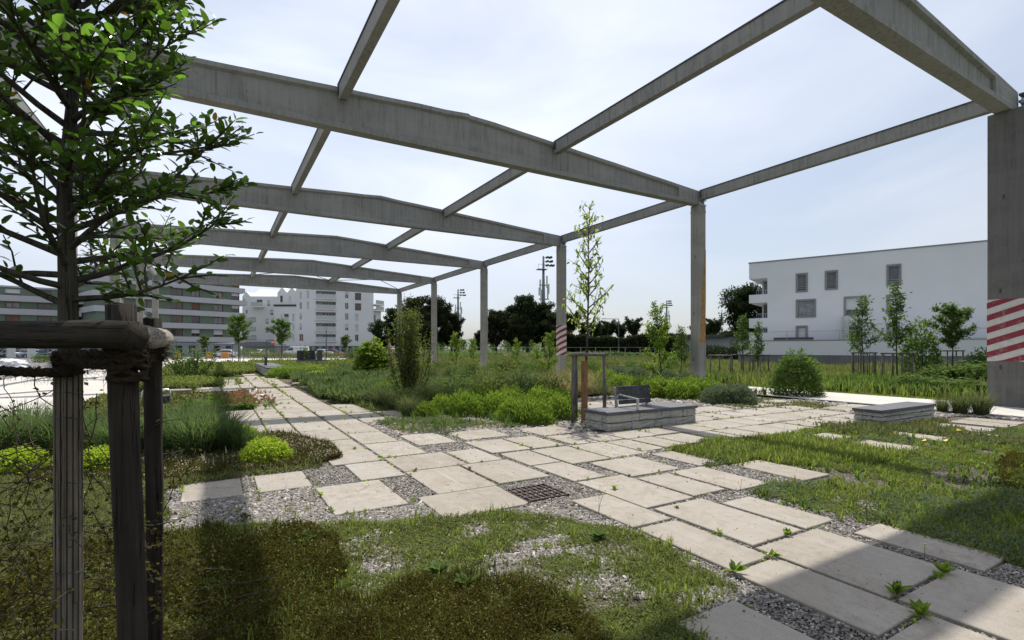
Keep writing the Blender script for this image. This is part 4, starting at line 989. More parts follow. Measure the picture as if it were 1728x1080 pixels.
def guard(p, r0, h, nposts, slat, lab, group='timber tree guards', rz=0.3, rail='postwood'):
    g = empty('tree_guard', (p[0], p[1], 0), lab, 'tree guard', group, rz)
    cs = [(r0*math.cos(2*math.pi*i/nposts+.5), r0*math.sin(2*math.pi*i/nposts+.5)) for i in range(nposts)]
    for x, y in cs: MB().tube([(x,y,0),(x*.985,y*.985,h*.5),(x*.97,y*.97,h)], [.042,.040,.038], 8, jit=.06).build('post', M['postwood'], g, True)
    for i in range(nposts):
        a, b = cs[i], cs[(i+1) % nposts]; a, b = np.array(a), np.array(b); u = (b-a)/np.linalg.norm(b-a)*.1
        MB().tube([(*(a-u)*.97, h+.012), (*(b+u)*.97, h+.012)], .038, 8, jit=.05).build('rail', M[rail], g, True)
    for i in range(slat):
        t = i/slat*nposts; k = int(t); f = t-k
        if f < .05: continue
        a, b = np.array(cs[k]), np.array(cs[(k+1) % nposts]); q = a+(b-a)*f; MB().box(q[0]-.018, q[0]+.018, q[1]-.01, q[1]+.01, .25, h-.03).build('slat', M['postwood'], g)
    return g
def dome_shrub(R_, H_, n, size, lm, tmpl=LEAF4, rough=.18, lumps=3, inner=.55, upright=.5, stems=14):
    d = ico_pts(n*2); d = d[d[:, 2] > -.12]; n = len(d); d = d+rng.normal(size=d.shape)*.04
    k = 1+rough*(vnoise(d[:, 0]*lumps+5, d[:, 1]*lumps+d[:, 2]*lumps*1.3+7, 1, 3)-.5)*2
    k = k*(inner+(1-inner)*rng.random(n)**.45)
    P = np.stack([d[:, 0]*R_*k, d[:, 1]*R_*k, np.maximum(.01, (d[:, 2]*.92+.08)*H_*k)], 1)
    yaw = np.arctan2(d[:, 1], d[:, 0])+rng.normal(0, .9, n); pitch = np.clip(upright+rng.normal(0, .5, n), -1.2, 1.5)
    v, f, r = scatter(tmpl[0], tmpl[1], P, yaw, pitch, rng.normal(0, .6, n), size*(.7+.6*rng.random(n)))
    m = MB()
    for i in range(stems):
        a = random.uniform(0, 6.28); q = random.uniform(.3, .85); m.tube([(0.1*R_*math.cos(a),.1*R_*math.sin(a),0),(R_*q*.6*math.cos(a),R_*q*.6*math.sin(a),H_*.45),(R_*q*math.cos(a),R_*q*math.sin(a),H_*.8)], [.012,.008,.004], 4, False)
    return m.mesh('stems', M['bark'], True), mesh_np('foliage', v, f, M[lm], r)
def put_shrub(name, loc, ms, label, cat_='shrub', group=None, sc=1, rz=None):
    r = empty(name, loc, label, cat_, group, random.uniform(0, 6.28) if rz is None else rz)
    r.scale = sc if hasattr(sc, '__len__') else (sc, sc, sc)
    link('stems', ms[0], r); link('foliage', ms[1], r); return r
def tuft(R_, H_, n, w, lm, lean=.5, seeds=0):
    a = rng.random(n)*6.283; rr = R_*.35*np.sqrt(rng.random(n)); P = np.stack([np.cos(a)*rr, np.sin(a)*rr, np.zeros(n)], 1)
    ln = H_*(.55+.55*rng.random(n)); le = np.clip(rng.normal(lean, lean*.5, n), .02, 1.1)
    v, f, r = blades(P, a+rng.normal(0, .7, n), ln, le, w*(.6+.8*rng.random(n)))
    return mesh_np('grass_blades', v, f, M[lm], r)
def put_tuft(name, loc, me, label, group=None, sc=1, cat_='ornamental grass'):
    o = link(name, me, None, loc); o.scale = sc if hasattr(sc, '__len__') else (sc, sc, sc); o.rotation_euler[2] = random.uniform(0, 6.28); return tag(o, label, cat_, group)

MIDSH = [dome_shrub(.6, 1.3, 1300, .11, 'lf_mid', LEAF4, .6, 4, .3, .8), dome_shrub(.6, 1.3, 1200, .11, 'lf_olive', LEAF4, .6, 4, .3, .8)]
# ------------------------------------------------------------------ distant trees
cone = lambda t: 1-.8*t; egg = lambda t: math.sin(math.pi*(.12+.8*t))**.7; umb = lambda t: .4+.6*t
def bigtree(H_, R_, lm, n, size, kind='round'):
    """clumped crown: several lumps of leaf cards around real limbs"""
    tr, br = branch_pts(H_*.86, H_*(.22 if kind != 'pine' else .55), R_*.85, 30, (lambda t: (math.sin(math.pi*(.14+.80*t))**.8)*random.uniform(.65,1.15)) if kind != 'pine' else umb, .55, .35)
    P = []; 
    for pts, ln in br:
        for i in (2, 3, 4):
            c = pts[i]; rad = R_*random.uniform(.12, .25); k = n//90
            d = rng.normal(size=(k, 3)); d /= np.linalg.norm(d, axis=1)[:, None]; P.append(np.array(c)+d*rad*(.45+.55*rng.random((k, 1)))*np.array([1, 1, .75]))
    P = np.concatenate(P); P[:, 2] = np.maximum(P[:, 2], .3); nn = len(P)
    v, f, r = scatter(LEAF4[0], LEAF4[1], P, rng.random(nn)*6.28, rng.normal(.2, .7, nn), rng.normal(0, .7, nn), size*(.6+.7*rng.random(nn)))
    m = MB(); m.tube(tr, [H_*.028*(1-.8*i/8) for i in range(9)], 8)
    for pts, ln in br: m.tube(pts, [H_*.010*(1-.7*j/4) for j in range(5)], 5, False)
    return m.mesh('trunk', M['bark'], True), mesh_np('crown', v, f, M[lm], r)
oak = bigtree(10.5, 5.2, 'lf_dark', 15000, .36)
put_tree('oak_tree', placed(1262, 66), oak, 'large dark green oak behind the balconies of the right white block', 'tree', rz=1.0)
con1 = bigtree(13, 5.6, 'lf_conifer', 15000, .50); con2 = bigtree(15, 4.8, 'lf_dark', 15000, .48)
cl = [(838, 105, con1, .78,'left dark conifer of the clump by the tall mast'),(862, 112, con2, .82,'second dark conifer of the clump, slimmer crown'),(890, 105, con2, .93,'tallest dark conifer of the clump, just left of the mast'),(915, 108, con1, .92,'dark conifer standing right in front of the tall mast'),(936, 104, con1, .70,'lower dark conifer at the right end of the clump'),(874,103,con1,.62,'lower broad conifer filling the middle of the clump'),
      (812,106,con1,.45,'small dark bush-like tree at the left foot of the conifer clump')]
for px, d, me, s, lab in cl: put_tree('conifer_tree', placed(px, d), me, lab, 'tree', 'dark conifers by the mast', sc=s)
for px, d, me, s, lab in ((668, 92, con2, .66, 'dark tree behind the farthest right hand column'),(700, 96, con1, .92, 'broad dark tree behind the tall upright shrub'),(736, 94, con1, .90, 'broad dark tree left of the middle mast'),(762, 96, con1, .68, 'lower right dark tree beside the middle mast'),(645, 98, oak, .72, 'dark leafy tree against the right end of the tall white block'),(716,90,con1,.55,'low dark tree filling the gap behind fourth column')):
    put_tree('dark_tree', placed(px, d), me, lab, 'tree', 'dark trees right of the white block', sc=s)
pine = bigtree(8.5, 3.2, 'lf_dark', 5200, .42, 'pine'); bush = bigtree(6, 3.4, 'lf_dark', 5600, .36)
i = 0
for px in range(938, 1250, 16):
    me = random.choice((pine, pine, bush)); d = random.uniform(125, 150)
    t_ = put_tree('treeline_tree', placed(px+random.uniform(-5, 5), d), me, 'one of the dark trees in the far treeline beyond the road', 'tree', 'far treeline right of the conifer clump', sc=(random.uniform(.8, 1.12) if px < 990 or px > 1020 else .95)*(1.25 if px < 1000 else 1))
for px in range(600, 1000, 25):
    put_tree('treeline_tree', placed(px+random.uniform(-8, 8), random.uniform(150, 190)), bush, 'one of the low trees far beyond the fence in the middle distance', 'tree', 'low trees far beyond the fence', sc=random.uniform(.7, 1.0))
def hedge(name, px0, px1, d, h, t, lm, label, n, size, cat_='hedge'):
    A, B = at(px0, 600, d), at(px1, 600, d); v = (B-A)[:2]; Ln = np.linalg.norm(v); u = v/Ln; w = np.array((-u[1], u[0]))
    s = rng.random(n)*Ln; q = (rng.random(n)-.5)*t; z = rng.random(n)**.9*h*(.7+.5*vnoise(s*.25, s*0+px0, 1, 3)); P = np.stack([A[0]+u[0]*s+w[0]*q, A[1]+u[1]*s+w[1]*q, z], 1)
    v_, f_, r_ = scatter(LEAF4[0], LEAF4[1], P, rng.random(n)*6.28, rng.normal(.3, .6, n), rng.normal(0, .6, n), size*(.6+.7*rng.random(n)))
    o = link(name, mesh_np(name, v_, f_, M[lm], r_)); return tag(o, label, cat_)
hedge('dark_hedge', 930, 1260, 112, 4.6, 3, 'lf_conifer', 'dark solid hedge under the far treeline', 42000, .62)
hedge('dark_hedge', 1190, 1300, 62, 2.2, 3, 'lf_dark', 'dark hedge below the oak beside the white block', 4500, .3)
hedge('low_hedge', 590, 940, 140, 5, 5, 'lf_mid', 'far green hedge behind the fence and columns', 9000, .5)
hedge('low_hedge', 400, 470, 97, 1.6, 2, 'lf_mid', 'green hedge in front of the small white building', 1500, .25)
hedge('low_hedge', 690, 1165, 72, 1.3, 4, 'lf_mid', 'low dark green growth in front of the far fence', 9000, .22)
for i, (px, py, s) in enumerate(((742,630,.8),(790,634,.9),(835,632,.85),(858,640,1.0),(893,636,.9),(912,628,.8),(1000,630,.9),(1030,633,1.0),(1065,628,.85),(1090,634,.9),(1135,632,.9),(1160,628,.8),(770,645,.8),(1010,642,.8),(885,650,.7))):
    p = gp(px, py); put_shrub('bed_shrub', (p[0], p[1], 0), MIDSH[i % 2], 'leafy green shrub '+['behind the grasses, below the middle mast','in the rough planting just left of the fourth column foot','in the rough planting right of the fourth column foot','rising behind the central grasses, before the conifers','in front of the conifer clump, centre','at the far fence before the conifer clump','seen through the tree guard, far back','right of the tree guard, far back','behind the bench backrest, far row','left of the open airy sapling, far back','right of the open airy sapling, far back','close left of the rust streaked column, far back','at the rear left of the central grasses','just behind the tree guard in the rough planting','at the rear centre of the central grasses'][i], group='leafy shrubs in the rough planting', sc=(s*1.3, s*1.3, s*.85))
hedge('weedy_verge', 420, 640, 90, .9, 5, 'lf_meadow', 'strip of rough green plants before the car park', 7000, .25, 'plants')
hedge('plaza_bush', 60, 105, 60, .95, 1.5, 'lf_mid', 'low dark green bush on the plaza at far left', 1500, .18, 'bush')
hedge('dark_hedge', -60, 200, 135, 5.5, 4, 'lf_dark', 'dark trees glimpsed between the two green blocks', 3000, .5)
hedge('cypress_screen', 595, 640, 99, 2.2, 2, 'lf_mid', 'green bushes at the right foot of the tall white block', 2200, .3)

# ------------------------------------------------------------------ staked young trees
sp1 = tree_mesh(4.6, 1.35, 1.15, 28, lambda t: 1.0-.75*t, 52, .15, .26, 'lf_mid', .04, up=.6, twigs=3)
sp2 = tree_mesh(3.6, 1.5, 1.15, 22, egg, 120, .15, .2, 'lf_mid', .045, up=.5, twigs=3)
sp3 = tree_mesh(4.4, 1.2, .95, 24, cone, 52, .16, .22, 'lf_mid', .035, up=.7, twigs=3)
for px, py, me, s, lab, gr, sl_ in (
  (1458,640,sp1,1.0,'young staked tree in a slatted guard before the white block, left of the middle three',(.55,1.45),14),
  (1514,648,sp3,1.12,'tallest young staked tree in the middle before the white block',(.60,1.45),5),
  (1606,637,sp2,1.12,'dark round-crowned young tree nearest the striped column at right',(.55,1.55),0),
  (1253,634,sp1,.82,'thin young tree left of the bright sapling, below the balconies',(.6,1.3),4),
  (1281,637,sp3,.76,'small bright sapling beneath the balconies of the white block',(.5,1.3),8)):
    p = gp(px, py); put_tree('young_tree', (p[0], p[1], 0), me, lab, 'tree', 'young trees before the white block', sc=s)
    guard(p, gr[0], gr[1], 4, sl_, 'timber guard around the '+{1458:'leftmost of the three middle young trees',1514:'tallest middle young tree',1606:'dark round-crowned young tree',1253:'thin young tree below the balconies',1281:'small bright sapling'}[px], rz=.2)
for px, py, me, s, lab in ((403,611,sp2,1.35,'left staked tree with dense crown on the plaza'),(474,610,sp2,1.25,'right staked tree with dense crown on the plaza'),(345,603,sp2,.95,'small round tree in front of the green block'),(583,601.5,sp2,1.0,'small round tree in front of the tall white block')):
    p = gp(px, py); put_tree('plaza_tree', (p[0], p[1], 0), me, lab, 'tree', 'staked plaza trees', sc=s*1.15)
    if py > 605: guard(p, .75, 2.2, 3, 0, 'three-post guard of the '+lab, rz=.2)
# slender tree by the bench
slim = tree_mesh(5.0, 1.95, 1.0, 32, lambda t: .85*(1-.7*t)+.08, 18, .11, .12, 'lf_pale', .038, up=1.15, twigs=3, wob=.05, droop=-.7, tmpl=LEAF, lean=(.035,-.02))
p = gp(994, 716); r = put_tree('slender_tree', (p[0]+.15, p[1]+.35, 0), slim, 'slender young tree with pale drooping leaves staked beside the bench', 'tree', rz=.6)
MB().tube([(0,0,0),(0,0,1.42)], .075, 10, jit=.05).build('bark_wrap', M['brownwood'], r)
guard((p[0]+.15, p[1]+.35), .46, 1.55, 3, 0, 'three-post timber guard with rails around the slender tree beside the bench', rz=.85)
# sapling with open form at right of bench
open1 = tree_mesh(3.4, .5, 1.15, 18, lambda t: .95-.3*t, 70, .13, .16, 'lf_bright', .035, up=1.1, twigs=3, wob=.2)
p = gp(1110, 655); put_tree('open_shrub', (p[0], p[1], 0), open1, 'open airy multi-branched sapling behind the bench', 'tree', rz=2, sc=.98)
p = gp(1150, 648); put_tree('open_shrub', (p[0], p[1], 0), sp1, 'small dark sapling close left of the rust streaked column', 'tree', sc=.6)
p = gp(926, 640); put_tree('open_shrub', (p[0], p[1], 0), open1, 'yellow green sapling left of the striped column in the middle', 'tree', rz=.5, sc=.70)
p = gp(1215, 640); guard(p, .6, 1.3, 3, 0, 'empty-looking timber guard just right of the rust streaked column', rz=.2)
for px, py, s, lab in ((798,622,.62,'small leafy shrub in front of the fence, right of the third column'),(872,625,.60,'small leafy shrub before the conifer clump'),(768,622,.75,'small yellow green sapling by the middle mast'),(905,632,.5,'low leafy bush left of the striped middle column')):
    p = gp(px, py); put_tree('small_sapling', (p[0], p[1], 0), open1, lab, 'tree', 'saplings in the far beds', sc=s*1.1)
# dense shrubs
mm = dome_shrub(1.0, 1.9, 4200, .15, 'lf_mid', LEAF4, .35, 3); p = gp(1344, 668); put_shrub('round_shrub', (p[0], p[1], 0), mm, 'large dark green shrub with pale flecks in the grass before the white block', sc=(.80,.80,.80))
mm2 = dome_shrub(.7, 1.7, 1700, .15, 'lf_mid', LEAF4, .4, 3); p = gp(1555, 640); put_shrub('round_shrub', (p[0], p[1], 0), mm2, 'bushy shrub right of the tallest young tree', sc=(1.3,1.3,1.75))
for px, py, s, lab in ((1590,650,(1.6,1.3,.5),'low spreading bush under the dark round-crowned tree'),(1640,652,(1.6,1.3,.62),'low spreading bush touching the striped column'),(1658,640,(1.0,1,.95),'leafy bush half hidden behind the striped column'),(1540,662,(1.5,1,.40),'low bush in the meadow left of the spreading bushes'),(1610,668,(2.2,1,.36),'front low bush of the meadow edge near the column')):
    p = gp(px, py); put_shrub('low_bush', (p[0], p[1], 0), mm2, lab, sc=s, group='bushes near the striped column')
bl_ = dome_shrub(.6, 1.45, 1900, .17, 'lf_bright', ROUND, .35, 3, .4, -.1); p = gp(628, 640); put_shrub('leafy_shrub', (p[0], p[1], 0), bl_, 'bright broad-leaved shrub in the middle distance left of the tall upright shrub', sc=(1.5,1.5,1.18*1.25))
o = MB().tube([(0,0,0),(.02,0,2.0)], .06, 8).build('brown_stake', M['brownwood'], smooth=True); p = gp(657, 640); o.location = (p[0], p[1], 0); tag(o, 'brown timber stake between the bright shrub and tall upright shrub', 'stake')
# tall upright multi-stem shrub
def upright(H_, R_, nst, per, size, lm, thin=.45):
    m = MB(); br = []
    for i in range(nst):
        a = random.uniform(0, 6.28); q = math.sqrt(random.random())*R_; h = H_*random.uniform(.55, 1.0)*(1-.35*q/R_); pts = []
        for j in range(5):
            t = j/4; k = .25+.75*min(1, t*1.6); pts.append(Vector((q*k*math.cos(a)+random.uniform(-.04,.04), q*k*math.sin(a)+random.uniform(-.04,.04), h*t)))
        br.append((pts, h)); m.tube(pts, [.018,.015,.012,.008,.003], 5, False)
    v, f, r = leaves_on(br, per, size, .22, LEAF); k = (v.reshape(-1, 8, 3)[:, 0, 2] < H_*.72) | (rng.random(len(v)//8) < thin)
    v = v.reshape(-1, 8, 3)[k]; n = len(v); f = (LEAF[1][None]+(np.arange(n)*8)[:, None, None]).reshape(-1, 3); r = r.reshape(-1, 8)[k].ravel()
    return m.mesh('stems', M['bark'], True), mesh_np('foliage', v.reshape(-1, 3), f, M[lm], r)
up = upright(3.95, .72, 36, 90, .085, 'lf_olive', .22); p = gp(694, 682); put_shrub('upright_shrub', (p[0], p[1], 0), up, 'tall upright many-stemmed shrub with small dark leaves in front of the columns', sc=1.0)
wi = upright(1.7, .75, 24, 60, .10, 'lf_mid', .6); p = gp(318, 643); put_shrub('wispy_shrub', (p[0], p[1], 0), wi, 'wispy multi-stemmed shrub right of the guard posts', sc=(1.6,1.6,1.55))
wi2 = upright(1.6, .7, 14, 30, .10, 'lf_mid', .6); p = gp(518, 618); put_shrub('wispy_shrub', (p[0], p[1], 0), wi2, 'thin wispy shrub in front of the far grey bench wall', sc=1.7)
p = gp(597, 612); put_shrub('wispy_shrub', (p[0], p[1], 0), wi, 'bushy green shrub at the far end right of the plaza', sc=1.5)

# clipped balls
ball = dome_shrub(.34, .36, 4200, .030, 'lf_lime', ROUND, .22, 7, .72, .6, 6)
for px, py, s, lab in ((449,783,1.0,'bright lime clipped ball shrub beside the slabs'),(36,800,.95,'lime rounded shrub at the left edge behind the vine'),(172,797,.92,'lime rounded shrub between trunk and thick guard post'),(405,748,.85,'lime shrub mostly hidden behind the clipped ball'),(537,645,1.9,'small lime mound shrub at the edge of the far slab walk'),(1490,577,.01,'')):
    if not lab: continue
    p = gp(px, py); put_shrub('ball_shrub', (p[0], p[1], 0), ball, lab, sc=(s*1.04, s*1.04, s*(1.02 if px < 460 else .8)), group='lime ball shrubs')
# low lime hedge on the walk
mh = dome_shrub(.6, .62, 2600, .075, 'lf_bright', LEAF4, .25, 4)
for px, lab in ((478,'left third of the low bright hedge beside the far bench'),(505,'middle of the low bright hedge beside the far bench'),(533,'right third of the low bright hedge beside the far bench')):
    p = gp(px, 637.5); put_shrub('low_shrub', (p[0], p[1], 0), mh, lab, group='low bright hedge', sc=(1.6,1.3,1.1))
# bright mound shrubs in the central bed
ms_ = [dome_shrub(.5, .52, 3300, .060, 'lf_bright', LEAF4, .35, 4, .5, 1.0) for _ in range(3)]
msr = dome_shrub(.5, .50, 3400, .055, 'lf_blue', LEAF4, .16, 3, .6, .7)
cen = [(745,700,.78,'behind the small rosettes at the left of the central bed'),(785,703,.95,'left front of the central bed'),(838,704,.95,'middle front of the central bed'),(868,712,.85,'front centre, overhanging the gravel'),(903,716,.92,'large one left of the tree guard'),(942,708,.92,'nearest to the tree guard'),(912,690,.95,'second row, left of the tree guard'),(862,692,.95,'second row, centre of the bed'),(808,690,.95,'second row, left centre'),(720,706,.6,'small one near the spotted slab edge'),(655,676,1.0,'leftmost pale one at the bed end'),(945,690,.85,'second row, just behind the guard post'),(680,690,.8,'left one below the tall upright shrub')]
for i, (px, py, s, lab) in enumerate(cen):
    p = gp(px, py); put_shrub('mound_shrub', (p[0], p[1], 0), ms_[i % 3], 'bright green mound shrub, '+lab, sc=(s*.98, s*.98, s*1.22), group='bright mound shrubs of the central bed')
rt = [(1048,660,1.1,'behind the timber backrest, left',0),(1075,668,1.0,'directly behind the timber backrest',0),(1108,672,1.15,'behind the right end of the bench',0),(1140,674,1.1,'right of the bench end, darker',0),(1165,668,1.1,'before the rust streaked column, left',0),(1192,675,1.1,'before the rust streaked column, right',0),(1213,682,1.0,'left half of the round grey green pair',1),(1242,682,1.05,'right half of the round grey green pair',1),(1075,645,1.3,'far row behind the bench, left',1),(1120,648,1.2,'far row behind the bench, centre',1),(1160,652,1.1,'far row near the column foot',1),(1020,650,1.2,'behind the tree guard, bright',0),(1040,640,1.3,'far row behind the tree guard',1)]
for i, (px, py, s, lab, k) in enumerate(rt):
    p = gp(px, py); put_shrub('mound_shrub', (p[0], p[1], 0), msr if k else ms_[i % 3], 'rounded low shrub '+lab, sc=(s*1.1, s*1.1, s*1.15), group='rounded low shrubs behind the bench')
for px, py, s, k, lab in ((770,684,1.1,0,'behind the left front mounds'),(825,680,1.15,1,'behind the middle front mounds'),(885,678,1.15,0,'behind the right front mounds'),(925,676,1.1,1,'just left of the tree guard, second line'),(700,694,.8,1,'right foot of the tall upright shrub'),(845,664,1.2,1,'rear centre of the bed'),(790,662,1.2,0,'rear left of the bed'),(735,680,.9,0,'between upright shrub and mounds')):
    p = gp(px, py); put_shrub('bed_shrub', (p[0], p[1], 0), MIDSH[k], 'darker leafy shrub '+lab, group='darker leafy shrubs of the central bed', sc=(s, s, s*.62))
# ornamental grasses
tf = [tuft(.5, .85, 620, .011, 'lf_tuft', .55) for _ in range(2)]; tg = [tuft(.5, .9, 650, .011, 'lf_grey', .5) for _ in range(2)]; tb = tuft(.5, .95, 650, .012, 'lf_beige', .85)
for px, py, s, lab in ((200,772,.9,'behind the thick guard post'),(310,752,1.0,'rear left of the lime ball'),(350,748,.95,'rear, above the lime ball'),(120,750,.95,'rear, behind the trunk'),(40,748,.95,'rear, far left'),(290,768,.92,'right beside the thin guard post'),(330,772,1.0,'middle of the clump left of the lime ball'),(372,765,.95,'touching the lime ball'),(255,765,.9,'between the guard posts'),(60,765,1.0,'at the far left behind the vine'),(110,768,.95,'behind the reed wrapped trunk'),(160,762,.9,'between trunk and thick guard post'),(10,770,.9,'at the left picture edge'),(405,765,.62,'low one just left of the lime ball')):
    p = gp(px, py); put_tuft('grass_clump', (p[0], p[1], 0), tf[int(px) % 2], 'arching dark green grass clump '+lab, 'arching grass clumps on the left', (s*1.2, s*1.2, s*1.08))
for px, py, s, b_, lab in ((745,672,1.2,0,'left of the far centre'),(785,676,1.2,0,'behind the left mound shrubs'),(830,672,1.25,0,'behind the centre mound shrubs'),(875,672,1.2,0,'behind the second row of mounds'),(905,664,1.25,0,'by the small sapling'),(720,690,1.0,0,'at the foot of the tall upright shrub'),(755,690,1.0,0,'right of the tall upright shrub'),(668,692,.95,0,'left of the tall upright shrub'),(690,704,.8,0,'front left of the bed'),(640,688,.75,0,'at the left end of the bed'),
   (955,672,1.15,1,'left of the tree guard'),(930,660,1.15,1,'feathery, in front of the striped column'),(985,668,1.05,1,'inside view of the tree guard'),(1000,655,1.1,1,'right behind the tree guard'),(965,650,1.3,1,'farther back by the striped column'),(880,655,1.3,0,'far row right'),(820,655,1.3,0,'far row centre'),(765,655,1.3,0,'far row left'),(735,650,1.2,0,'far row near the path')):
    p = gp(px, py); put_tuft('grass_clump', (p[0], p[1], 0), tb if b_ else tg[int(px) % 2], ('beige feathery grass clump ' if b_ else 'grey green grass clump ')+lab, 'grasses of the central bed', (s*1.1, s*1.1, s*.92))
for px, py, s, lab in ((1620,700,.75,'left one at the foot of the striped column'),(1655,702,.8,'right one at the foot of the striped column'),(1590,697,.55,'low one right of the lone block bench')):
    p = gp(px, py); put_tuft('grass_clump', (p[0], p[1], 0), tg[0], 'rough grass clump, '+lab, 'rough grass at the column foot', s)
# ------------------------------------------------------------------ ground cover (stuff)
def cover(name, label, cat_, poly, dens, size, lm, kind='leaf', h=.04, avoid=True, patch=None, edge=.25, mound=0.0, dmax=None, over=.075, lod0=3.2, drop=1.2):
    px_ = np.array(poly); x0, y0 = px_.min(0); x1, y1 = px_.max(0); A = (x1-x0)*(y1-y0); n = int(A*dens)
    if n > 900000: n = 900000
    x = x0+(x1-x0)*rng.random(n); y = y0+(y1-y0)*rng.random(n)
    xe = x+(vnoise(x, y, 1.5, 3)-.5)*edge*2; ye = y+(vnoise(x+31, y+7, 1.5, 3)-.5)*edge*2
    k = inpoly(xe, ye, poly); x, y = x[k], y[k]
    d = np.maximum(x*SA+y*CA, .8); lod = np.maximum(1, (d/lod0))**.8; k = rng.random(len(x)) < 1/lod**2*1.0; x, y, lod = x[k], y[k], lod[k]
    if patch is not None:
        pn = vnoise(x+patch[0], y+patch[1], patch[2], 4); k = (pn+rng.normal(0, .035, len(x))) > patch[3]; x, y, lod = x[k], y[k], lod[k]
    if avoid:
        j = rng.normal(0, over, (2, len(x))); k = ~on_slab(x+j[0], y+j[1], .0); x, y, lod = x[k], y[k], lod[k]
    n = len(x)
    if n == 0: return None
    zb = mound*(vnoise(x, y, 1.1, 3)-.2)*1.4 if mound else 0*x
    zb = np.maximum(zb, 0)
    if kind == 'blade':
        v, f, r = blades(np.stack([x, y, zb], 1), rng.random(n)*6.283, h*(.5+.8*rng.random(n))*lod**.25, np.clip(rng.normal(.45, .3, n), 0, 1.1), size*lod*(.7+.6*rng.random(n)))
    else:
        P = np.stack([x, y, zb*(1-.25*rng.random(n))+h*rng.random(n)+.005], 1); T = {'leaf': LEAF4, 'round': ROUND}[kind]
        v, f, r = scatter(T[0], T[1], P, rng.random(n)*6.283, rng.normal(.35, .45, n), rng.normal(0, .5, n), size*lod*(.6+.8*rng.random(n)))
    o = link(name, mesh_np(name, v, f, M[lm], r)); tag(o, label, cat_, kind='stuff'); return o
def chips(name, label, poly, dens, size, elong=1.0, patch=None, lod0=4.0):
    px_ = np.array(poly); x0, y0 = px_.min(0); x1, y1 = px_.max(0); n = min(int((x1-x0)*(y1-y0)*dens), 500000)
    x = x0+(x1-x0)*rng.random(n); y = y0+(y1-y0)*rng.random(n); k = inpoly(x, y, poly); x, y = x[k], y[k]
    d = np.maximum(x*SA+y*CA, .8); lod = np.maximum(1, d/lod0)**.7; k = rng.random(len(x)) < 1/lod**2; x, y, lod = x[k], y[k], lod[k]
    # keep only what can be seen: in front of the camera fan
    rr = (x*CA-y*SA)/(x*SA+y*CA+1e-6); k = (np.abs(rr) < 1.25) & ~on_slab(x, y, -.008); x, y, lod = x[k], y[k], lod[k]
    if patch is not None: k = vnoise(x+patch[0], y+patch[1], patch[2], 3) > patch[3]; x, y, lod = x[k], y[k], lod[k]
    n = len(x); s = size*lod*(.45+.9*rng.random(n)**1.5); sc = np.stack([s*elong*(.7+.6*rng.random(n)), s, s*.7], 1)
    v, f, r = scatter(CHIP[0], CHIP[1], np.stack([x, y, .004+s*.2+.008*rng.random(n)], 1), rng.random(n)*6.28, rng.normal(0, .25, n), rng.normal(0, .3, n), sc)
    o = link(name, mesh_np(name, v, f, M['chip'], r)); return tag(o, label, 'gravel', kind='stuff')
chips('gravel_chips', 'small grey and white gravel chips between the slabs', [(1.2,3.4),(2.6,2.4),(3.1,.6),(5.6,.2),(6.6,4.5),(6.6,9.5),(1.8,12),(-1,8),(-1,5.2)], 6500, .017)
chips('bark_chips', 'silvery bark mulch flakes at the left foreground', [(-2.0,4.2),(0,3.2),(1.6,3.1),(3.2,2.0),(3.4,3.6),(2.9,4.8),(1.9,5.3),(1.0,6.6),(-1.6,6.7)], 2600, .024, 2.2)
chips('gravel_chips', 'coarse gravel around the central bed and bench', [(3.0,9.5),(3.9,9.3),(6.3,8.2),(9.6,7.8),(12,5.8),(16,5.2),(16.8,3),(16.5,9),(13,13),(9,14),(4,12.5),(2.9,12.8),(2.0,12.6)], 1500, .04, 1.2)
Pf = pxpoly
# foreground green creeping mat
g1 = [(-2.0,4.6),(-1.2,3.6),(-.6,2.9),(.3,2.4),(1.6,1.3),(2.2,.9),(2.45,1.5),(2.5,2.2),(3.05,2.3),(3.3,2.6),(3.38,3.4),(3.3,3.55),(2.9,4.1),(2.55,4.55),(1.9,4.75),(1.4,4.9),(.3,5.4),(-1.2,5.9)]
cover('creeping_groundcover', 'low green creeping plants with grass in the foreground bed', 'ground cover', g1, 24000, .019, 'lf_cover', 'leaf', .030, patch=(3, 9, 2.4, .49), edge=.28)
cover('creeping_groundcover', 'dull green creeping stems among the foreground plants', 'ground cover', g1, 8000, .024, 'lf_cover2', 'leaf', .035, patch=(11, 2, 2.6, .47), edge=.25)
cover('foreground_grass', 'short bright grass blades in the foreground bed', 'grass', g1, 4200, .005, 'lf_grass', 'blade', .05, patch=(8, 3, 1.6, .50), edge=.1)
cover('foreground_grass', 'longer grass tufts scattered through the foreground bed', 'grass', g1, 1500, .008, 'lf_grass', 'blade', .10, patch=(2, 5, 2.3, .62), edge=.1)
cover('dry_litter', 'dry stalks and stolons lying over the foreground plants', 'dry stalks', g1, 700, .008, 'dry', 'leaf', .03, edge=.2)
# brown wire-vine mats
mossA = pxpoly([(-300,1500),(-200,1150),(-40,1000),(30,960),(150,930),(255,905),(380,888),(500,905),(560,940),(570,985),(640,1000),(800,985),(900,1000),(990,1035),(1060,1085),(1150,1300),(500,1700)])
cover('brown_vine_mat', 'dark brown wire vine mat covering the near foreground', 'ground cover', mossA, 46000, .011, 'lf_moss', 'round', .07, avoid=False, edge=.42, mound=.06, lod0=2.2, patch=(5, 5, 4.2, .40))
cover('brown_vine_twigs', 'twiggy brown stems rising through the near vine mat', 'ground cover', mossA, 5200, .004, 'lf_moss', 'blade', .13, avoid=False, edge=.34, lod0=2.2, patch=(5, 5, 3.1, .37))
cover('brown_vine_mat', 'green creeping leaves mixed into the near vine mat', 'ground cover', mossA, 15000, .016, 'lf_cover', 'leaf', .07, avoid=False, edge=.4, lod0=2.4, patch=(15, 2, 2.6, .53))
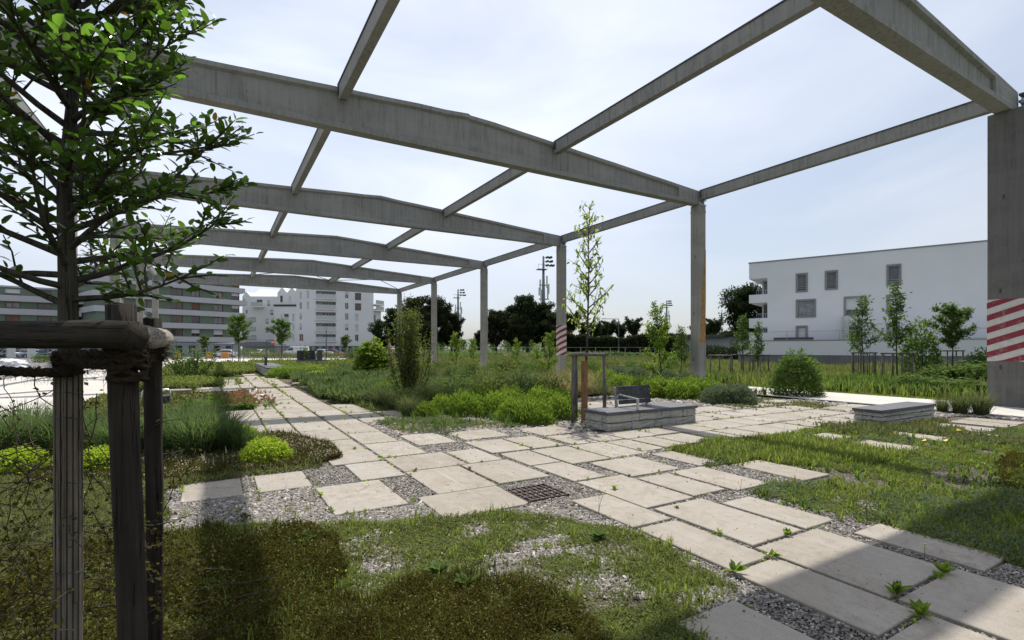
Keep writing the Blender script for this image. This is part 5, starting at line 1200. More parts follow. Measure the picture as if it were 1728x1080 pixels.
cover('brown_vine_mat', 'pale tiny leaves glinting over the near brown vine mat', 'ground cover', mossA, 3000, .010, 'lf_cover2', 'round', .09, avoid=False, edge=.34, mound=.05, lod0=2.2)
mossB = pxpoly([(150,812),(250,818),(420,800),(520,790),(580,775),(560,755),(500,738),(450,735),(480,770),(455,785),(400,778),(300,775),(180,790),(60,800),(40,830)])
cover('brown_vine_mat', 'brown vine mat around the lime ball shrub', 'ground cover', mossB, 30000, .014, 'lf_moss', 'round', .07, avoid=False, edge=.12, mound=.07, lod0=4.5, patch=(7, 7, 3.5, .33))
cover('brown_vine_twigs', 'brown twigs rising from the mat around the lime ball', 'ground cover', mossB, 3500, .006, 'lf_moss', 'blade', .15, avoid=False, edge=.12, lod0=4.5)
cover('brown_vine_mat', 'reddish brown twiggy tips over the vine mat by the lime ball', 'ground cover', mossB, 5000, .020, 'dry', 'leaf', .08, avoid=False, edge=.06, mound=.10, patch=(4, 4, 2.0, .5), lod0=4.5)
mossC = pxpoly([(1690,770),(1760,755),(1900,790),(1850,860),(1720,830),(1670,800)])
cover('brown_vine_mat', 'brown vine mat at the right picture edge', 'ground cover', mossC, 20000, .016, 'lf_moss', 'round', .06, avoid=False, edge=.35, mound=.03, lod0=4, patch=(3, 8, 2.5, .42))
# left bed around ball shrubs
leftbed = [(-3.4,4.6),(-1.6,4.4),(-.4,5.9),(-.5,7.3),(.3,7.5),(1.3,7.6),(1.35,9.5),(.9,11),(-.4,11.2),(-3.3,10.6)]
cover('left_groundcover', 'yellowish green ground cover around the left shrubs', 'ground cover', leftbed, 8500, .024, 'lf_cover2', 'leaf', .05, edge=.15, lod0=4.5, mound=.03)
cover('left_groundcover', 'grass and weeds among the left shrubs', 'grass', leftbed, 1600, .010, 'lf_meadow', 'blade', .13, edge=.15, lod0=4.5)
cover('yellow_flowers', 'tiny yellow flowers among the left shrubs', 'flowers', pxpoly([(60,850),(300,850),(290,800),(60,800)]), 110, .022, 'flower', 'round', .06)
cover('yellow_flowers', 'tiny yellow flowers at the edge of the near vine mat', 'flowers', pxpoly([(520,1000),(620,990),(600,960),(520,970)]), 160, .016, 'flower', 'round', .07)
# right green bed
g2 = [(5.45,1.0),(6.6,.5),(16.8,.0),(16.8,3.4),(13.5,3.9),(12,5.1),(10.8,5.9),(9.3,6.0),(8.5,6.0),(7.2,6.1),(6.4,5.75),(6.0,4.8),(6.35,4.75),(7.1,4.6),(7.1,3.6),(6.4,3.5),(5.9,3.8),(5.25,3.6),(5.3,2.6),(5.4,2.3)]
cover('right_groundcover', 'green creeping plants of the right hand bed', 'ground cover', g2, 15000, .022, 'lf_cover', 'leaf', .035, patch=(6, 1, 1.6, .46), edge=.26, lod0=3.6)
cover('right_groundcover', 'blue green cushion plants in the right hand bed', 'ground cover', g2, 8000, .022, 'lf_blue', 'leaf', .06, patch=(1, 14, .7, .52), edge=.2, lod0=3.6, mound=.03)
cover('right_grass', 'grass blades through the right hand bed', 'grass', g2, 4200, .007, 'lf_grass', 'blade', .075, patch=(9, 9, 1.1, .48), edge=.15, lod0=3.6)
cover('right_grass', 'taller bright grass along the far edge of the right bed', 'grass', pxpoly([(1130,765),(1200,745),(1280,742),(1340,735),(1440,748),(1520,765),(1500,780),(1400,785),(1250,790)]), 4200, .010, 'lf_grass', 'blade', .13, edge=.2, lod0=4)
cover('dry_litter', 'dry stalks over the right hand bed', 'dry stalks', g2, 420, .013, 'dry', 'leaf', .04, edge=.2)
cover('yellow_flowers', 'yellow flowers dotted over the right hand bed', 'flowers', [(9,1.8),(16,1),(16,4),(10,4.6)], 10, .035, 'flower', 'round', .10)
g3 = pxpoly([(1370,720),(1440,718),(1500,722),(1590,712),(1640,735),(1728,745),(1760,760),(1600,745),(1500,740),(1420,735)])
cover('right_grass', 'rough weeds around the foot of the lone block bench', 'grass', g3, 3000, .013, 'lf_meadow', 'blade', .13, edge=.15, lod0=5)
g4 = pxpoly([(1170,678),(1240,690),(1300,694),(1400,690),(1390,684),(1300,676),(1240,674)])
cover('right_grass', 'short dull grass strip beyond the slabs, right of the bench', 'grass', g4, 2600, .018, 'lf_meadow', 'blade', .09, edge=.2, lod0=6)
cover('right_groundcover', 'low clover strip beyond the slabs, right of the bench', 'ground cover', g4, 3000, .035, 'lf_cover2', 'leaf', .05, edge=.2, lod0=6)
# central bed
cb = [(3.2,9.6),(4.6,9.5),(6.6,9.0),(7.6,9.4),(8.4,10.5),(8.4,12.8),(6.8,18),(5,24),(3.4,24),(3.0,20),(3.2,14)]
cover('central_groundcover', 'mixed low plants filling the central bed', 'ground cover', cb, 3800, .030, 'lf_cover2', 'leaf', .06, patch=(3, 3, .8, .42), edge=.2, lod0=6)
cover('central_groundcover', 'grey green mat at the front left corner of the central bed', 'ground cover', pxpoly([(625,712),(650,722),(700,734),(760,736),(800,722),(790,712),(720,706),(660,708)]), 9000, .026, 'lf_blue', 'leaf', .06, edge=.1, lod0=6, patch=(3,3,1.4,.38))
cover('central_groundcover', 'green mat sloping beside the long slab walk', 'ground cover', [(3.0,16),(4.6,14.5),(7,16),(9,22),(9,34),(4.6,34),(3.2,27)], 2600, .06, 'lf_cover2', 'leaf', .16, edge=.3, lod0=9, mound=.45)
cover('central_grass', 'fine grass over the green mat beside the long slab walk', 'grass', [(3.0,16),(4.6,14.5),(7,16),(9,22),(9,34),(4.6,34),(3.2,27)], 1500, .02, 'lf_tuft', 'blade', .3, edge=.3, lod0=9, mound=.4)
cover('red_bergenia', 'reddish broad leaves at the edge of the left middle bed', 'ground cover', pxpoly([(380,690),(462,690),(462,672),(430,664),(400,668),(375,680)]), 900, .11, 'lf_red', 'round', .16, edge=.15, lod0=20, avoid=True)
cover('left_groundcover', 'dark green broad leaves at the front of the left middle bed', 'ground cover', pxpoly([(300,694),(460,692),(462,682),(380,678),(310,684)]), 700, .11, 'lf_mid', 'round', .14, edge=.15, lod0=20)
cover('left_groundcover', 'brownish green low plants of the left middle bed', 'ground cover', [(-3.4,15.6),(1.0,15.6),(1.35,17),(1.0,20.3),(-.4,21.5),(-3.4,22)], 2400, .05, 'lf_moss', 'leaf', .12, edge=.15, lod0=8)
cover('left_groundcover', 'green low plants of the left middle bed', 'ground cover', [(-3.4,15.6),(1.0,15.6),(1.0,20.3),(-.4,21.5),(-3.4,22)], 1600, .05, 'lf_cover2', 'leaf', .14, edge=.15, lod0=8)
for nm_, P_ in (('lawn strip beyond the left middle bed', [(-3.4,23.6),(-.6,24.6),(1.2,26.6),(.9,29),(-.6,31),(-3.4,31)]),('green strip before the plaza on the left', [(-3.4,33.5),(.6,35),(2.4,40),(2.6,58),(-2.8,60),(-3.4,48)]),('green beds beyond the far bench', [(4.5,36),(9,36),(16,50),(16,64),(3,64),(3,52)])):
    cover('lawn', nm_, 'grass', P_, 700, .03, 'lf_meadow', 'blade', .22, edge=.3, lod0=12)
    cover('lawn', 'low leafy growth in the '+nm_, 'ground cover', P_, 600, .10, 'lf_cover', 'leaf', .22, edge=.3, lod0=14, mound=.2)
# meadow between path and white block, beds behind the centre
md = [(20.6,-4),(60,-6),(60,40),(40,60),(20.6,60)]
def meadow(name, label, poly, n, h, w, lm, patch=None):
    px_ = np.array(poly); x0, y0 = px_.min(0); x1, y1 = px_.max(0); x = x0+(x1-x0)*rng.random(n); y = y0+(y1-y0)*rng.random(n); k = inpoly(x, y, poly)
    rr = (x*CA-y*SA)/np.maximum(x*SA+y*CA, .1); k &= (rr < 1.2)
    if patch: k &= vnoise(x+patch[0], y+patch[1], patch[2], 3) > patch[3]
    x, y = x[k], y[k]; n = len(x); hh = h*(.45+.9*vnoise(x, y, .5, 3))*(.5+.7*rng.random(n))
    v, f, r = blades(np.stack([x, y, 0*x], 1), rng.random(n)*6.28, hh, np.clip(rng.normal(.3, .25, n), 0, 1), w*(.6+.8*rng.random(n)))
    o = link(name, mesh_np(name, v, f, M[lm], r)); return tag(o, label, 'grass', kind='stuff')
meadow('meadow_grass', 'tall green meadow grass between the path and the white block', md, 150000, .5, .035, 'lf_grass')
meadow('meadow_grass', 'olive and seeding meadow grass between path and white block', md, 60000, .75, .03, 'lf_meadow', (5, 5, .25, .42))
meadow('meadow_grass', 'dark weeds in the near edge of the meadow', [(20.8,-4),(27,-4),(27,30),(20.8,40)], 50000, .5, .06, 'lf_mid', (2, 8, .4, .48))
meadow('bed_grass', 'rough planting behind the central bed', [(8.6,14.5),(12,13.8),(14.5,14.2),(17.2,11),(17.2,60),(9,60),(6.8,36),(6.8,20)], 130000, .36, .03, 'lf_meadow')
meadow('bed_grass', 'pale seeding grasses behind the central bed', [(9,15),(17.2,12),(17.2,50),(8.6,50),(6.8,24)], 30000, .5, .022, 'lf_beige', (3, 12, .3, .56))
meadow('bed_grass', 'far grass strip between footpath and fence', [(20.2,40),(60,50),(60,110),(26,110),(20.2,70)], 60000, .7, .09, 'lf_meadow')
cover('path_edge_grass', 'mown bright grass strip along the far side of the footpath', 'grass', [(20.12,-3),(20.8,-3),(20.8,34),(20.12,34)], 1500, .03, 'lf_grass', 'blade', .07, edge=.03, lod0=14)
# joint weeds: small rosettes as individual things, one mesh per kind
def rosette(n, size, lm, up_=.6, name='small_weed'):
    yaw = np.arange(n)*2.4+rng.normal(0, .3, n); v, f, r = scatter(LEAF[0], LEAF[1], np.stack([0*yaw, 0*yaw, .005+0*yaw], 1)+rng.normal(0, .003, (n, 3)), yaw, np.clip(rng.normal(up_, .3, n), -.1, 1.4), rng.normal(0, .3, n), size*(.6+.6*rng.random(n)))
    return mesh_np(name, v, f, M[lm], r)
ws_ = [rosette(9, .050, 'lf_lime'), rosette(13, .045, 'lf_bright'), rosette(8, .055, 'lf_red'), rosette(16, .05, 'lf_bright', .9)]
def joint_pt():
    a, b, c, d = random.choice(SL[:70]+SL[70:]); s = random.random()
    return random.choice(((a, random.uniform(c, d)), (b, random.uniform(c, d)), (random.uniform(a, b), c), (random.uniform(a, b), d)))
cnt = 0
fixed = [(1240,966,1,2.2),(1303,940,1,1.6),(1142,857,1,1.0),(1037,825,1,1.6),(1513,1003,3,2.0),(1553,1040,3,2.0),(1592,968,3,1.8),(1330,903,3,1.4),(1582,975,1,1.4),(642,772,1,1.3),(657,772,0,1.3),(668,772,0,1.0),(618,758,0,1.1),(792,792,2,1.3),(702,795,2,1.2),(1500,925,0,.01)]
for px, py, k, s in fixed:
    if s < .1: continue
    p = gp(px, py, .03); o = link('joint_weed', ws_[k], None, (p[0], p[1], .025)); o.scale = (s,)*3; o.rotation_euler[2] = random.uniform(0, 6); tag(o, 'leafy joint weed '+['between two wide slabs at the bottom right of centre','left of a big slab corner at lower right','at the tip of the right foreground green mat','right of the drain gravel','largest one, by the shaded slab corner','bottom one beside the gravel strip at lower right','upper one of the shaded joint at lower right','on the sunlit joint above the cast shadow','middle one of the shaded joint at lower right','first of three in a row on the long walk','second of three in a row on the long walk','third of three in a row on the long walk','on the long walk right of the lime ball','reddish one by the square gravel patch','reddish one at the corner of two big slabs','x'][fixed.index((px, py, k, s))], 'weed', 'larger weeds in the foreground joints')
while cnt < 250:
    x, y = joint_pt(); d = x*SA+y*CA; r_ = (x*CA-y*SA)/d if d > 0 else 9
    if not (2.4 < d < 28 and abs(r_) < 1.02) or random.random() > (1 if d > 4 else .6): continue
    o = link('joint_weed', random.choice(ws_[:2]+ws_[:2]+ws_[2:3]), None, (x, y, .028)); s = random.uniform(.5, 1.1)*(1+.07*max(0, d-5)); o.scale = (s,)*3; o.rotation_euler[2] = random.uniform(0, 6); cnt += 1
    tag(o, 'small yellow green weed growing out of a slab joint', 'weed', 'small weeds in the slab joints')
# tiny growth in the joints, and litter on the slabs
def joint_stuff(n, lab, name, T, size, lm, z, on):
    P = []; 
    near = [s for s in SL if 1 < ((s[0]+s[1])/2*SA+(s[2]+s[3])/2*CA) < (30 if not on else 12)]
    for i in range(n):
        a, b, c, d = random.choice(near)
        if on: x, y = random.uniform(a+.01, b-.01), random.uniform(c+.01, d-.01)
        else:
            x, y = random.choice(((b+.012, random.uniform(c, d)), (random.uniform(a, b), c-.012), (a-.01, random.uniform(c, d))))
            if vnoise(np.array([x]), np.array([y]), 1.9, 3)[0] < .52: continue
            x += random.gauss(0, .010); y += random.gauss(0, .010)
        P.append((x, y, z))
    P = np.array(P); n = len(P); dd = P[:, 0]*SA+P[:, 1]*CA; v, f, r = scatter(T[0], T[1], P, rng.random(n)*6.28, rng.normal(.5 if not on else 0, .4 if not on else .1, n), rng.normal(0, .4 if not on else .1, n), size*(.4+rng.random(n))*np.maximum(1, dd/5)**.7)
    o = link(name, mesh_np(name, v, f, M[lm], r)); return tag(o, lab, 'weeds' if not on else 'litter', kind='stuff')
joint_stuff(9000, 'moss and tiny yellow green seedlings filling parts of the slab joints', 'joint_moss', LEAF4, .022, 'lf_lime', .022, False)
joint_stuff(5000, 'tiny dry brown sprigs in the slab joints', 'joint_sprigs', LEAF4, .022, 'lf_red', .022, False)
joint_stuff(350, 'loose gravel grains kicked onto the slabs', 'loose_grains', CHIP, .012, 'chip', .036, True)
joint_stuff(1100, 'small dark bits of litter lying on the slabs', 'slab_litter', CHIP, .006, 'lf_moss', .034, True)
# scattered small tufts that break up the mats
def tufts(poly, n, h, w, lm, lab, nb_=14):
    px_ = np.array(poly); x0, y0 = px_.min(0); x1, y1 = px_.max(0); x = x0+(x1-x0)*rng.random(n); y = y0+(y1-y0)*rng.random(n); k = inpoly(x, y, poly) & ~on_slab(x, y, -.03); x, y = x[k], y[k]
    s = (.5+rng.random(len(x))); X = np.repeat(x, nb_)+rng.normal(0, .012, len(x)*nb_); Y = np.repeat(y, nb_)+rng.normal(0, .012, len(x)*nb_); S_ = np.repeat(s, nb_); m_ = len(X)
    v, f, r = blades(np.stack([X, Y, 0*X], 1), rng.random(m_)*6.28, h*S_*(.5+.7*rng.random(m_)), np.clip(rng.normal(.6, .3, m_), 0, 1.1), w*(.7+.6*rng.random(m_)))
    o = link('grass_tufts', mesh_np('grass_tufts', v, f, M[lm], r)); tag(o, lab, 'grass', kind='stuff')
tufts(g1, 420, .11, .007, 'lf_grass', 'single grass tufts standing in the foreground mat')
tufts(g1, 260, .09, .014, 'lf_cover', 'broader leaved tufts standing in the foreground mat', 9)
tufts(mossA, 260, .09, .016, 'lf_cover', 'small leafy weeds poking through the near vine mat', 8)
tufts(mossA, 160, .16, .006, 'lf_grass', 'thin grass blades poking through the near vine mat', 7)
tufts(g2, 1500, .12, .010, 'lf_grass', 'single grass tufts standing in the right hand bed')
tufts(g2, 1100, .10, .018, 'lf_bright', 'broader leaved tufts standing in the right hand bed', 9)
tufts(g2, 700, .13, .014, 'lf_mid', 'dark leafy tufts in the right hand bed', 12)
tufts(cb, 900, .28, .016, 'lf_mid', 'dark leafy tufts through the central bed', 14)
tufts([(-2,4),(1.2,3.6),(2.8,4.4),(1.5,6.6),(-1.5,6.7)], 160, .10, .007, 'lf_grass', 'sparse tufts in the bark mulch')
tufts([(8.6,14.5),(14,13.8),(17,11),(17,45),(8,45)], 1600, .5, .035, 'lf_olive', 'olive leafy clumps in the beds behind the bench', 16)
tufts([(8.6,14.5),(14,13.8),(17,11),(17,45),(8,45)], 1600, .45, .03, 'lf_mid', 'dark green clumps in the beds behind the bench', 16)
# rosette plants in the gravel before the central bed
ros = rosette(22, .14, 'lf_mid', .55, 'rosette_plant')
for px, py, s, lab in ((775,722,1.0,'leftmost'),(802,720,1.1,'second from the left'),(868,722,1.2,'tall central'),(900,716,.8,'small right'),(835,712,1.1,'rear central'),(985,722,.8,'beside the bench corner'),(920,712,.7,'by the mulch'),(955,704,.7,'behind guard post'),(715,728,.6,'far left tiny')):
    p = gp(px, py); o = link('rosette_plant', ros, None, (p[0], p[1], 0)); o.scale = (s,)*3; o.rotation_euler[2] = random.uniform(0, 6); tag(o, lab+' green rosette plant in the gravel before the central bed', 'plant', 'rosette plants before the central bed')
for px, py, s, lab in ((740,975,1.0,'pale leafy weed on the edge of the near vine mat, right of centre'),(785,1000,1.1,'broad leafy weed lying over the brown vine mat, rightmost'),(345,1000,.7,'small leafy weed in the left part of the brown vine mat'),(515,925,1.1,'tall leafy weed at the upper edge of the brown vine mat'),(1010,915,.9,'leafy weed in the middle of the green mat'),(700,1005,.5,'tiny weed beside a bare mulch patch')):
    p = gp(px, py); o = link('broadleaf_weed', ros, None, (p[0], p[1], .04)); o.scale = (s*.8,)*3; o.rotation_euler[2] = random.uniform(0, 6); o.data = ros; tag(o, lab, 'weed', 'broadleaf weeds of the foreground')
# flowering stalks
def stalk(px, py, hs, lab):
    p = gp(px, py); r = empty('flower_stalk', (p[0], p[1], 0), lab, 'flower', 'thin flower stalks')
    for h, dx in hs:
        MB().tube([(0,0,0),(dx*.3,0,h*.6),(dx,0,h)], [.0022,.0018,.0014], 4).build('stem', M['lf_meadow'], r); me = MB().tube([(dx,0,h),(dx,0,h+.012)], [.004,.010], 6).mesh('bud', M['flower']); link('bud', me, r)
stalk(1010, 870, ((.30,.02),(.24,.09),(.20,.06)), 'thin stalk with yellow buds in front of the drain gravel')
stalk(1250, 830, ((.14,.02),(.12,-.05)), 'thin dark stalks on the slab right of the drain')
stalk(1560, 948, ((.13,.01),), 'single thin stalk by the right gravel strip')

# ------------------------------------------------------------------ foreground tree, trunk wrap and guard
tp = at(115, 588, 2.05); tx, ty = tp[0], tp[1]
T = empty('evergreen_oak', (tx, ty, 0), 'dense evergreen tree with glossy dark leaves filling the left of the picture', 'tree')
tr = [(0,0,0),(.005,0,.8),(0,.01,1.5),(.0,0,1.95),(-.012,0,2.35),(.015,.01,2.75),(.0,0,3.15),(.02,0,3.6),(.0,0,4.1)]
MB().tube(tr, [.040,.039,.036,.032,.026,.020,.015,.010,.005], 14, jit=.04).build('trunk', M['bark'], T, True)
bm_ = MB(); LP = []; 
def trp(z):
    for a, b in zip(tr[:-1], tr[1:]):
        if a[2] <= z <= b[2]: return Vector(a).lerp(Vector(b), (z-a[2])/(b[2]-a[2]))
    return Vector(tr[-1])
rnd = random.Random(5); az = 0.4
nb = 88
for k in range(nb):
    t = (k+.5)/nb; z = 1.86+2.2*t; az += 2.39996+rnd.uniform(-.3, .3); ln = (.62+.20*math.sin(math.pi*min(1, t*1.5)))*(1-.45*max(0, t-.45))*rnd.uniform(.75, 1.12)
    d = Vector((math.cos(az), math.sin(az), rnd.uniform(.25, .8))).normalized()
    if k < 7: d.z *= .35
    for _ in range(12):                      # natural crown outline: narrower towards the top
        q_ = trp(z)+d*(ln+.10); wx, wy = q_.x+tx, q_.y+ty; dd_ = wx*SA+wy*CA; pxx = 864+(wx*CA-wy*SA)/max(dd_, .3)*F
        lim = 300 if z > 2.75 else (335 if z > 2.45 else 400)
        if dd_ < 1.0 or pxx > lim: ln *= .9
    if d.dot(Vector((-tx, -ty, 0)).normalized()) > .55: ln *= .72
    s = trp(z); pts = [s]; c = s.copy(); r0 = .014
    for j in range(6):
        d = (d+Vector((rnd.uniform(-.16,.16), rnd.uniform(-.16,.16), rnd.uniform(-.12,.16)))).normalized(); c = c+d*ln/6; pts.append(c.copy())
    bm_.tube(pts, [r0*(1-.75*j/6) for j in range(7)], 6, False)
    for q in range(13):
        i = rnd.randint(1, 5); s2 = pts[i].lerp(pts[i+1], rnd.random()) if q < 9 else pts[-1]; dd = ((pts[i+1]-pts[i]).normalized()+Vector((rnd.uniform(-1,1), rnd.uniform(-1,1), rnd.uniform(-.5,.7)))).normalized(); l2 = rnd.uniform(.12, .26); c2 = s2.copy(); pp = [c2.copy()]
        for j in range(3): dd = (dd+Vector((rnd.uniform(-.25,.25), rnd.uniform(-.25,.25), rnd.uniform(-.1,.25)))).normalized(); c2 = c2+dd*l2/3; pp.append(c2.copy())
        bm_.tube(pp, [.005,.004,.003,.002], 4, False)
        nl = rnd.randint(8, 12)
        for j in range(nl):
            f = (j+1)/nl*2.999; ii = int(f); pos = pp[ii].lerp(pp[ii+1], f-ii); a2 = j*2.4+q; ax = (pp[ii+1]-pp[ii]).normalized(); side = Vector((math.cos(a2), math.sin(a2), rnd.uniform(-.3,.5))); ld = (side*.9+ax*rnd.uniform(.4,1.2)).normalized()
            LP.append((pos.x, pos.y, pos.z, math.atan2(ld.y, ld.x), math.asin(max(-1, min(1, ld.z))), rnd.gauss(0, .5), rnd.uniform(.032, .064), f > 2.4))
bm_.build('branches', M['bark'], T, True)
LP = np.array(LP, dtype=float); print('leaves', len(LP))
wd = (LP[:, 0]+tx)*SA+(LP[:, 1]+ty)*CA; wr = ((LP[:, 0]+tx)*CA-(LP[:, 1]+ty)*SA)/wd; wzp = HZ-(LP[:, 2]-EYE)/wd*F
vis = (wr > -1.0) & (wzp > 0) & (wzp < 1080); score = np.where(vis, wd-LP[:, 6]*6, 99); idx = np.argsort(score)[:290]; sel = np.zeros(len(LP), bool); sel[idx] = True
yg = rng.random(len(LP)); cls = np.where(yg < .012, 2, np.where((LP[:, 7] > .5) & (yg > .62), 1, 0))
lfm = []
LT = (np.array([(0,0,0),(.12,.0,.0),(.32,.19,.04),(.6,.205,.03),(.85,.13,-.03),(1,0,-.09),(.85,-.13,-.03),(.6,-.205,.03),(.32,-.19,.04),(.34,0,-.01),(.62,0,-.02)], np.float32),
      np.array([(1,9,2),(2,9,10),(2,10,3),(3,10,4),(4,10,5),(1,8,9),(8,10,9),(8,7,10),(7,6,10),(6,5,10)]))
for k, mt in enumerate(('lf_fore', 'lf_foreyoung', 'lf_yellow')):
    q = (cls == k) & ~sel; A_ = LP[q]
    v, f, r = scatter(LT[0], LT[1], A_[:, :3], A_[:, 3], A_[:, 4], A_[:, 5], A_[:, 6]*(1.08 if k == 0 else 1.0))
    o = link(['foliage', 'young_foliage', 'orange_foliage'][k], mesh_np('foliage', v, f, M[mt], r, True), T); tag(o, ['glossy dark leaves of the near tree', 'fresh light green shoot leaves', 'a few dying orange leaves'][k], kind='stuff')
    lv = []
    for i_ in range(4):
        v, f, r = scatter(LT[0]*np.array([1, .85+.15*i_/2, 1+.6*i_], np.float32), LT[1], np.zeros((1, 3)), np.zeros(1), np.zeros(1), np.zeros(1), np.ones(1), np.array([i_/4+.1])); lv.append(mesh_np('leaf', v, f, M[mt], r, True))
    lfm.append(lv)
for i_ in np.where(sel)[0]:
    a = LP[i_]; o = link('leaf', lfm[cls[i_]][i_ % 4], T, (a[0], a[1], a[2])); o.rotation_mode = 'XYZ'; o.rotation_euler = (a[5], -a[4], a[3]); s = a[6]*1.12; o.scale = (s, s, s)
# reed wrap on the trunk
Wp = empty('trunk_wrap', (tx, ty, 0), 'reed slat wrap tied round the lower trunk of the near tree', 'trunk wrap')
for i in range(15):
    a = 2*math.pi*i/15; R0 = .0405; m = MB(); u = np.array((math.cos(a), math.sin(a), 0)); w_ = np.array((-math.sin(a), math.cos(a), 0)); z0 = 0; 
    seg = [0]+sorted(random.uniform(.3, 1.3) for _ in range(1))+[1.60+random.uniform(-.015, .01)]
    for zA, zB in zip(seg[:-1], seg[1:]):
        m = MB(); o_ = u*(R0+random.uniform(-.002,.002))-w_*.0068+np.array((0,0,zA)); m.obox(o_, w_*.0136, u*.005, np.array((0,0,zB-zA-.004))); m.build('reed_slat', M['bamboo'], Wp)
for z in (.35, .8, 1.16, 1.42, 1.52):
    MB().tube([(.0475*math.cos(t), .0475*math.sin(t), z+.006*math.sin(3*t)) for t in np.linspace(0, 6.28, 17)], .0016, 4, False).build('wire_tie', M['darkmetal'], Wp)
core = MB().tube([(0,0,0),(0,0,1.58)], .0395, 12).build('dark_lining', M['soil'], Wp)
# guard
p1 = at(212, 588, 1.62); p2 = at(258, 588, 2.55); p3 = at(-330, 588, 2.4)
Gd = empty('tree_guard', (p1[0], p1[1], 0), 'weathered timber guard of thick posts and round rails around the near tree', 'tree guard')
def loc(p): return (p[0]-p1[0], p[1]-p1[1], p[2])
def logmesh(name, pts, rad, mat, endmat=None, n=20):
    m = MB(); P_ = [Vector(pts[0]).lerp(Vector(pts[-1]), i/11) for i in range(12)]
    P_ = [p+Vector((random.uniform(-.003,.003),)*3) for p in P_]
    m.tube(P_, [rad[0]+(rad[1]-rad[0])*i/11 for i in range(12)], n, True, jit=.035)
    if endmat: m.m[-1] = 1; m.m[-2] = 1
    # object space aligned to the log so that grain follows it
    me = m.mesh(name, [M[mat], M[endmat or mat]], True)
    return me
def post(px_top, ytop, px_bot, d, w_top, w_bot, name='post'):
    a = at(px_top, ytop, d); b = at(px_bot, 588, d); b[2] = 0; bb = at(px_bot, 1080, d)
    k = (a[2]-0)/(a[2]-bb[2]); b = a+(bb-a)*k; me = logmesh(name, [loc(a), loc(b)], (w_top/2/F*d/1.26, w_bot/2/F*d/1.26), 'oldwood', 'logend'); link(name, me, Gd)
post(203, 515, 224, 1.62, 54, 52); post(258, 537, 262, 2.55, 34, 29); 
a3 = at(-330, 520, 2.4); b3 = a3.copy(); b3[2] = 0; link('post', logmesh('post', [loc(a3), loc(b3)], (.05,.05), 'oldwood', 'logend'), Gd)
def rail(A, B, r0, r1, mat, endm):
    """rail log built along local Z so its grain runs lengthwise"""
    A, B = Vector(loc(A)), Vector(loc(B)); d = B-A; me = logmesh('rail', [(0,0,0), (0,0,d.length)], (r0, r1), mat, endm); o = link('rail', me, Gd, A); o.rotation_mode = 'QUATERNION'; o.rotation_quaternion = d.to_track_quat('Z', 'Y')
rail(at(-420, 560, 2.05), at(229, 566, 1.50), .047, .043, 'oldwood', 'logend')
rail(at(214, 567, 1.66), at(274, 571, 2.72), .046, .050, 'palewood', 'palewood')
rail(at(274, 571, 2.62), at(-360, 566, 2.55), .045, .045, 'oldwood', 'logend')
# rope: coils on posts and the strand to the trunk
def coil(c, rad, z0, z1, turns, name='rope_coil'):
    m = MB(); N_ = int(turns*16); off = 0
    pts = [(c[0]+(rad+.004*math.sin(i*1.7))*math.cos(i/16*6.283), c[1]+(rad+.004*math.cos(i*1.3))*math.sin(i/16*6.283), z0+(z1-z0)*(.5+.5*math.sin(i*.23+rad*50))) for i in range(N_)]
    m.tube(pts, .0085, 6, True, jit=.25); o = m.build(name, M['rope'], Gd, True); return pts
def fuzz(cs, n, r_, ln, name='rope_fibres'):
    P = np.array([cs[random.randrange(len(cs))] for _ in range(n)], float)+rng.normal(0, r_, (n, 3)); yaw = rng.random(n)*6.28; v, f, r = scatter(np.array([(0,.012,0),(0,-.012,0),(.5,.01,.04),(.5,-.01,.04),(1,0,-.05)], np.float32), np.array([(0,1,3),(0,3,2),(2,3,4)]), P, yaw, rng.normal(-.2, .7, n), rng.normal(0, 1, n), ln*(.4+.9*rng.random(n)))
    o = link(name, mesh_np(name, v, f, M['rope'], r), Gd); tag(o, kind='stuff')
c1 = loc(at(215, 588, 1.62)); zz = EYE-.0
pA = coil(c1, .046, 1.60, 1.69, 7); pB = coil(c1, .050, 1.64, 1.72, 5); fuzz(pA+pB, 900, .006, .05)
c2 = loc(at(259, 588, 2.55)); pC = coil(c2, .042, 1.66, 1.72, 5); fuzz(pC, 900, .010, .07)
c3 = (tx-p1[0], ty-p1[1]); pD = coil(c3, .044, 1.60, 1.68, 6); fuzz(pD, 900, .008, .05)
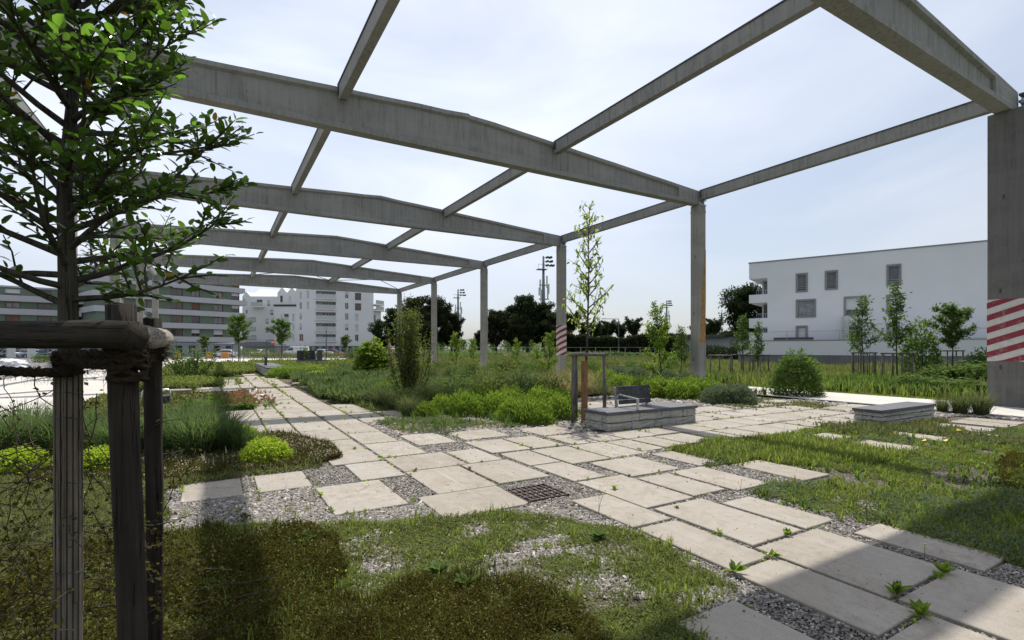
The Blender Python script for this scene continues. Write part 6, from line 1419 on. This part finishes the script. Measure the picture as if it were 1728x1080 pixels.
def strand(A, B, sag, n=3):
    A, B = Vector(loc(A)), Vector(loc(B)); pts_all = []
    for k in range(n):
        pts = []
        for i in range(25):
            t = i/24; q = A.lerp(B, t); q.z -= sag*4*t*(1-t); an = t*26+k*2.09; q += Vector((0, .011*math.cos(an), .011*math.sin(an))); pts.append(q)
        MB().tube(pts, .0105, 7, True, jit=.2).build('rope_strand', M['rope'], Gd, True); pts_all += [tuple(p) for p in pts]
    fuzz(pts_all, 700, .010, .045)
strand(at(-60, 617, 2.0), at(115, 627, 2.0), .012); strand(at(110, 605, 2.0), at(212, 612, 1.66), .012); strand(at(120, 600, 2.0), at(205, 598, 1.68), -.002, 2); strand(at(225, 606, 1.68), at(262, 602, 2.5), .01, 2); strand(at(255,600,2.5), at(275,604,2.48), .0, 2)
# wire vine sprawling over the left edge
Vn = empty('wire_vine', (tx-.1, ty+.25, 0), 'thin dark wire vine sprawling over reeds and grass at the left edge', 'climbing plant')
vm = MB(); VP = []
for k in range(150):
    hi = k < 60; lat = random.uniform(-.50, .05) if hi else random.uniform(-.5, .45); dp_ = random.uniform(-.25, .45); zb_ = random.uniform(.75, 1.4) if hi else random.uniform(0, .75)
    base = Vector((lat*CA+dp_*SA, -lat*SA+dp_*CA, zb_)); d = Vector((random.uniform(-1,1), random.uniform(-.6,.6), random.uniform(-.1,1.0))).normalized(); c = base.copy(); pp = [c.copy()]; n = 9
    for j in range(n):
        d = (d+Vector((random.uniform(-.4,.4), random.uniform(-.3,.3), random.uniform(-.35,.28)))).normalized(); c = c+d*.06; c.z = max(.02, min(c.z, 1.60)); pp.append(c.copy())
        for q in range(2 if hi else 5): VP.append(tuple(c+Vector((random.uniform(-.02,.02), random.uniform(-.02,.02), random.uniform(-.02,.02)))))
    vm.tube(pp, .0022, 4, False)
vm.build('stems', M['bark'], Vn); VP = np.array(VP); n = len(VP)
v, f, r = scatter(ROUND[0], ROUND[1], VP, rng.random(n)*6.28, rng.normal(.2, .6, n), rng.normal(0, .6, n), .021*(.5+.9*rng.random(n))); link('foliage', mesh_np('foliage', v, f, M['lf_moss'], r), Vn)
# dead grass straws in front of the arching grasses
cover('dry_straws', 'pale dead straws lying on the vine mat left of the lime ball', 'dry stalks', pxpoly([(290,775),(400,775),(380,800),(290,810)]), 260, .009, 'dry', 'blade', .20, avoid=False)
print('tris', sum(len(o.data.polygons) for o in bpy.data.objects if o.type == 'MESH'), 'objects', len(bpy.data.objects))
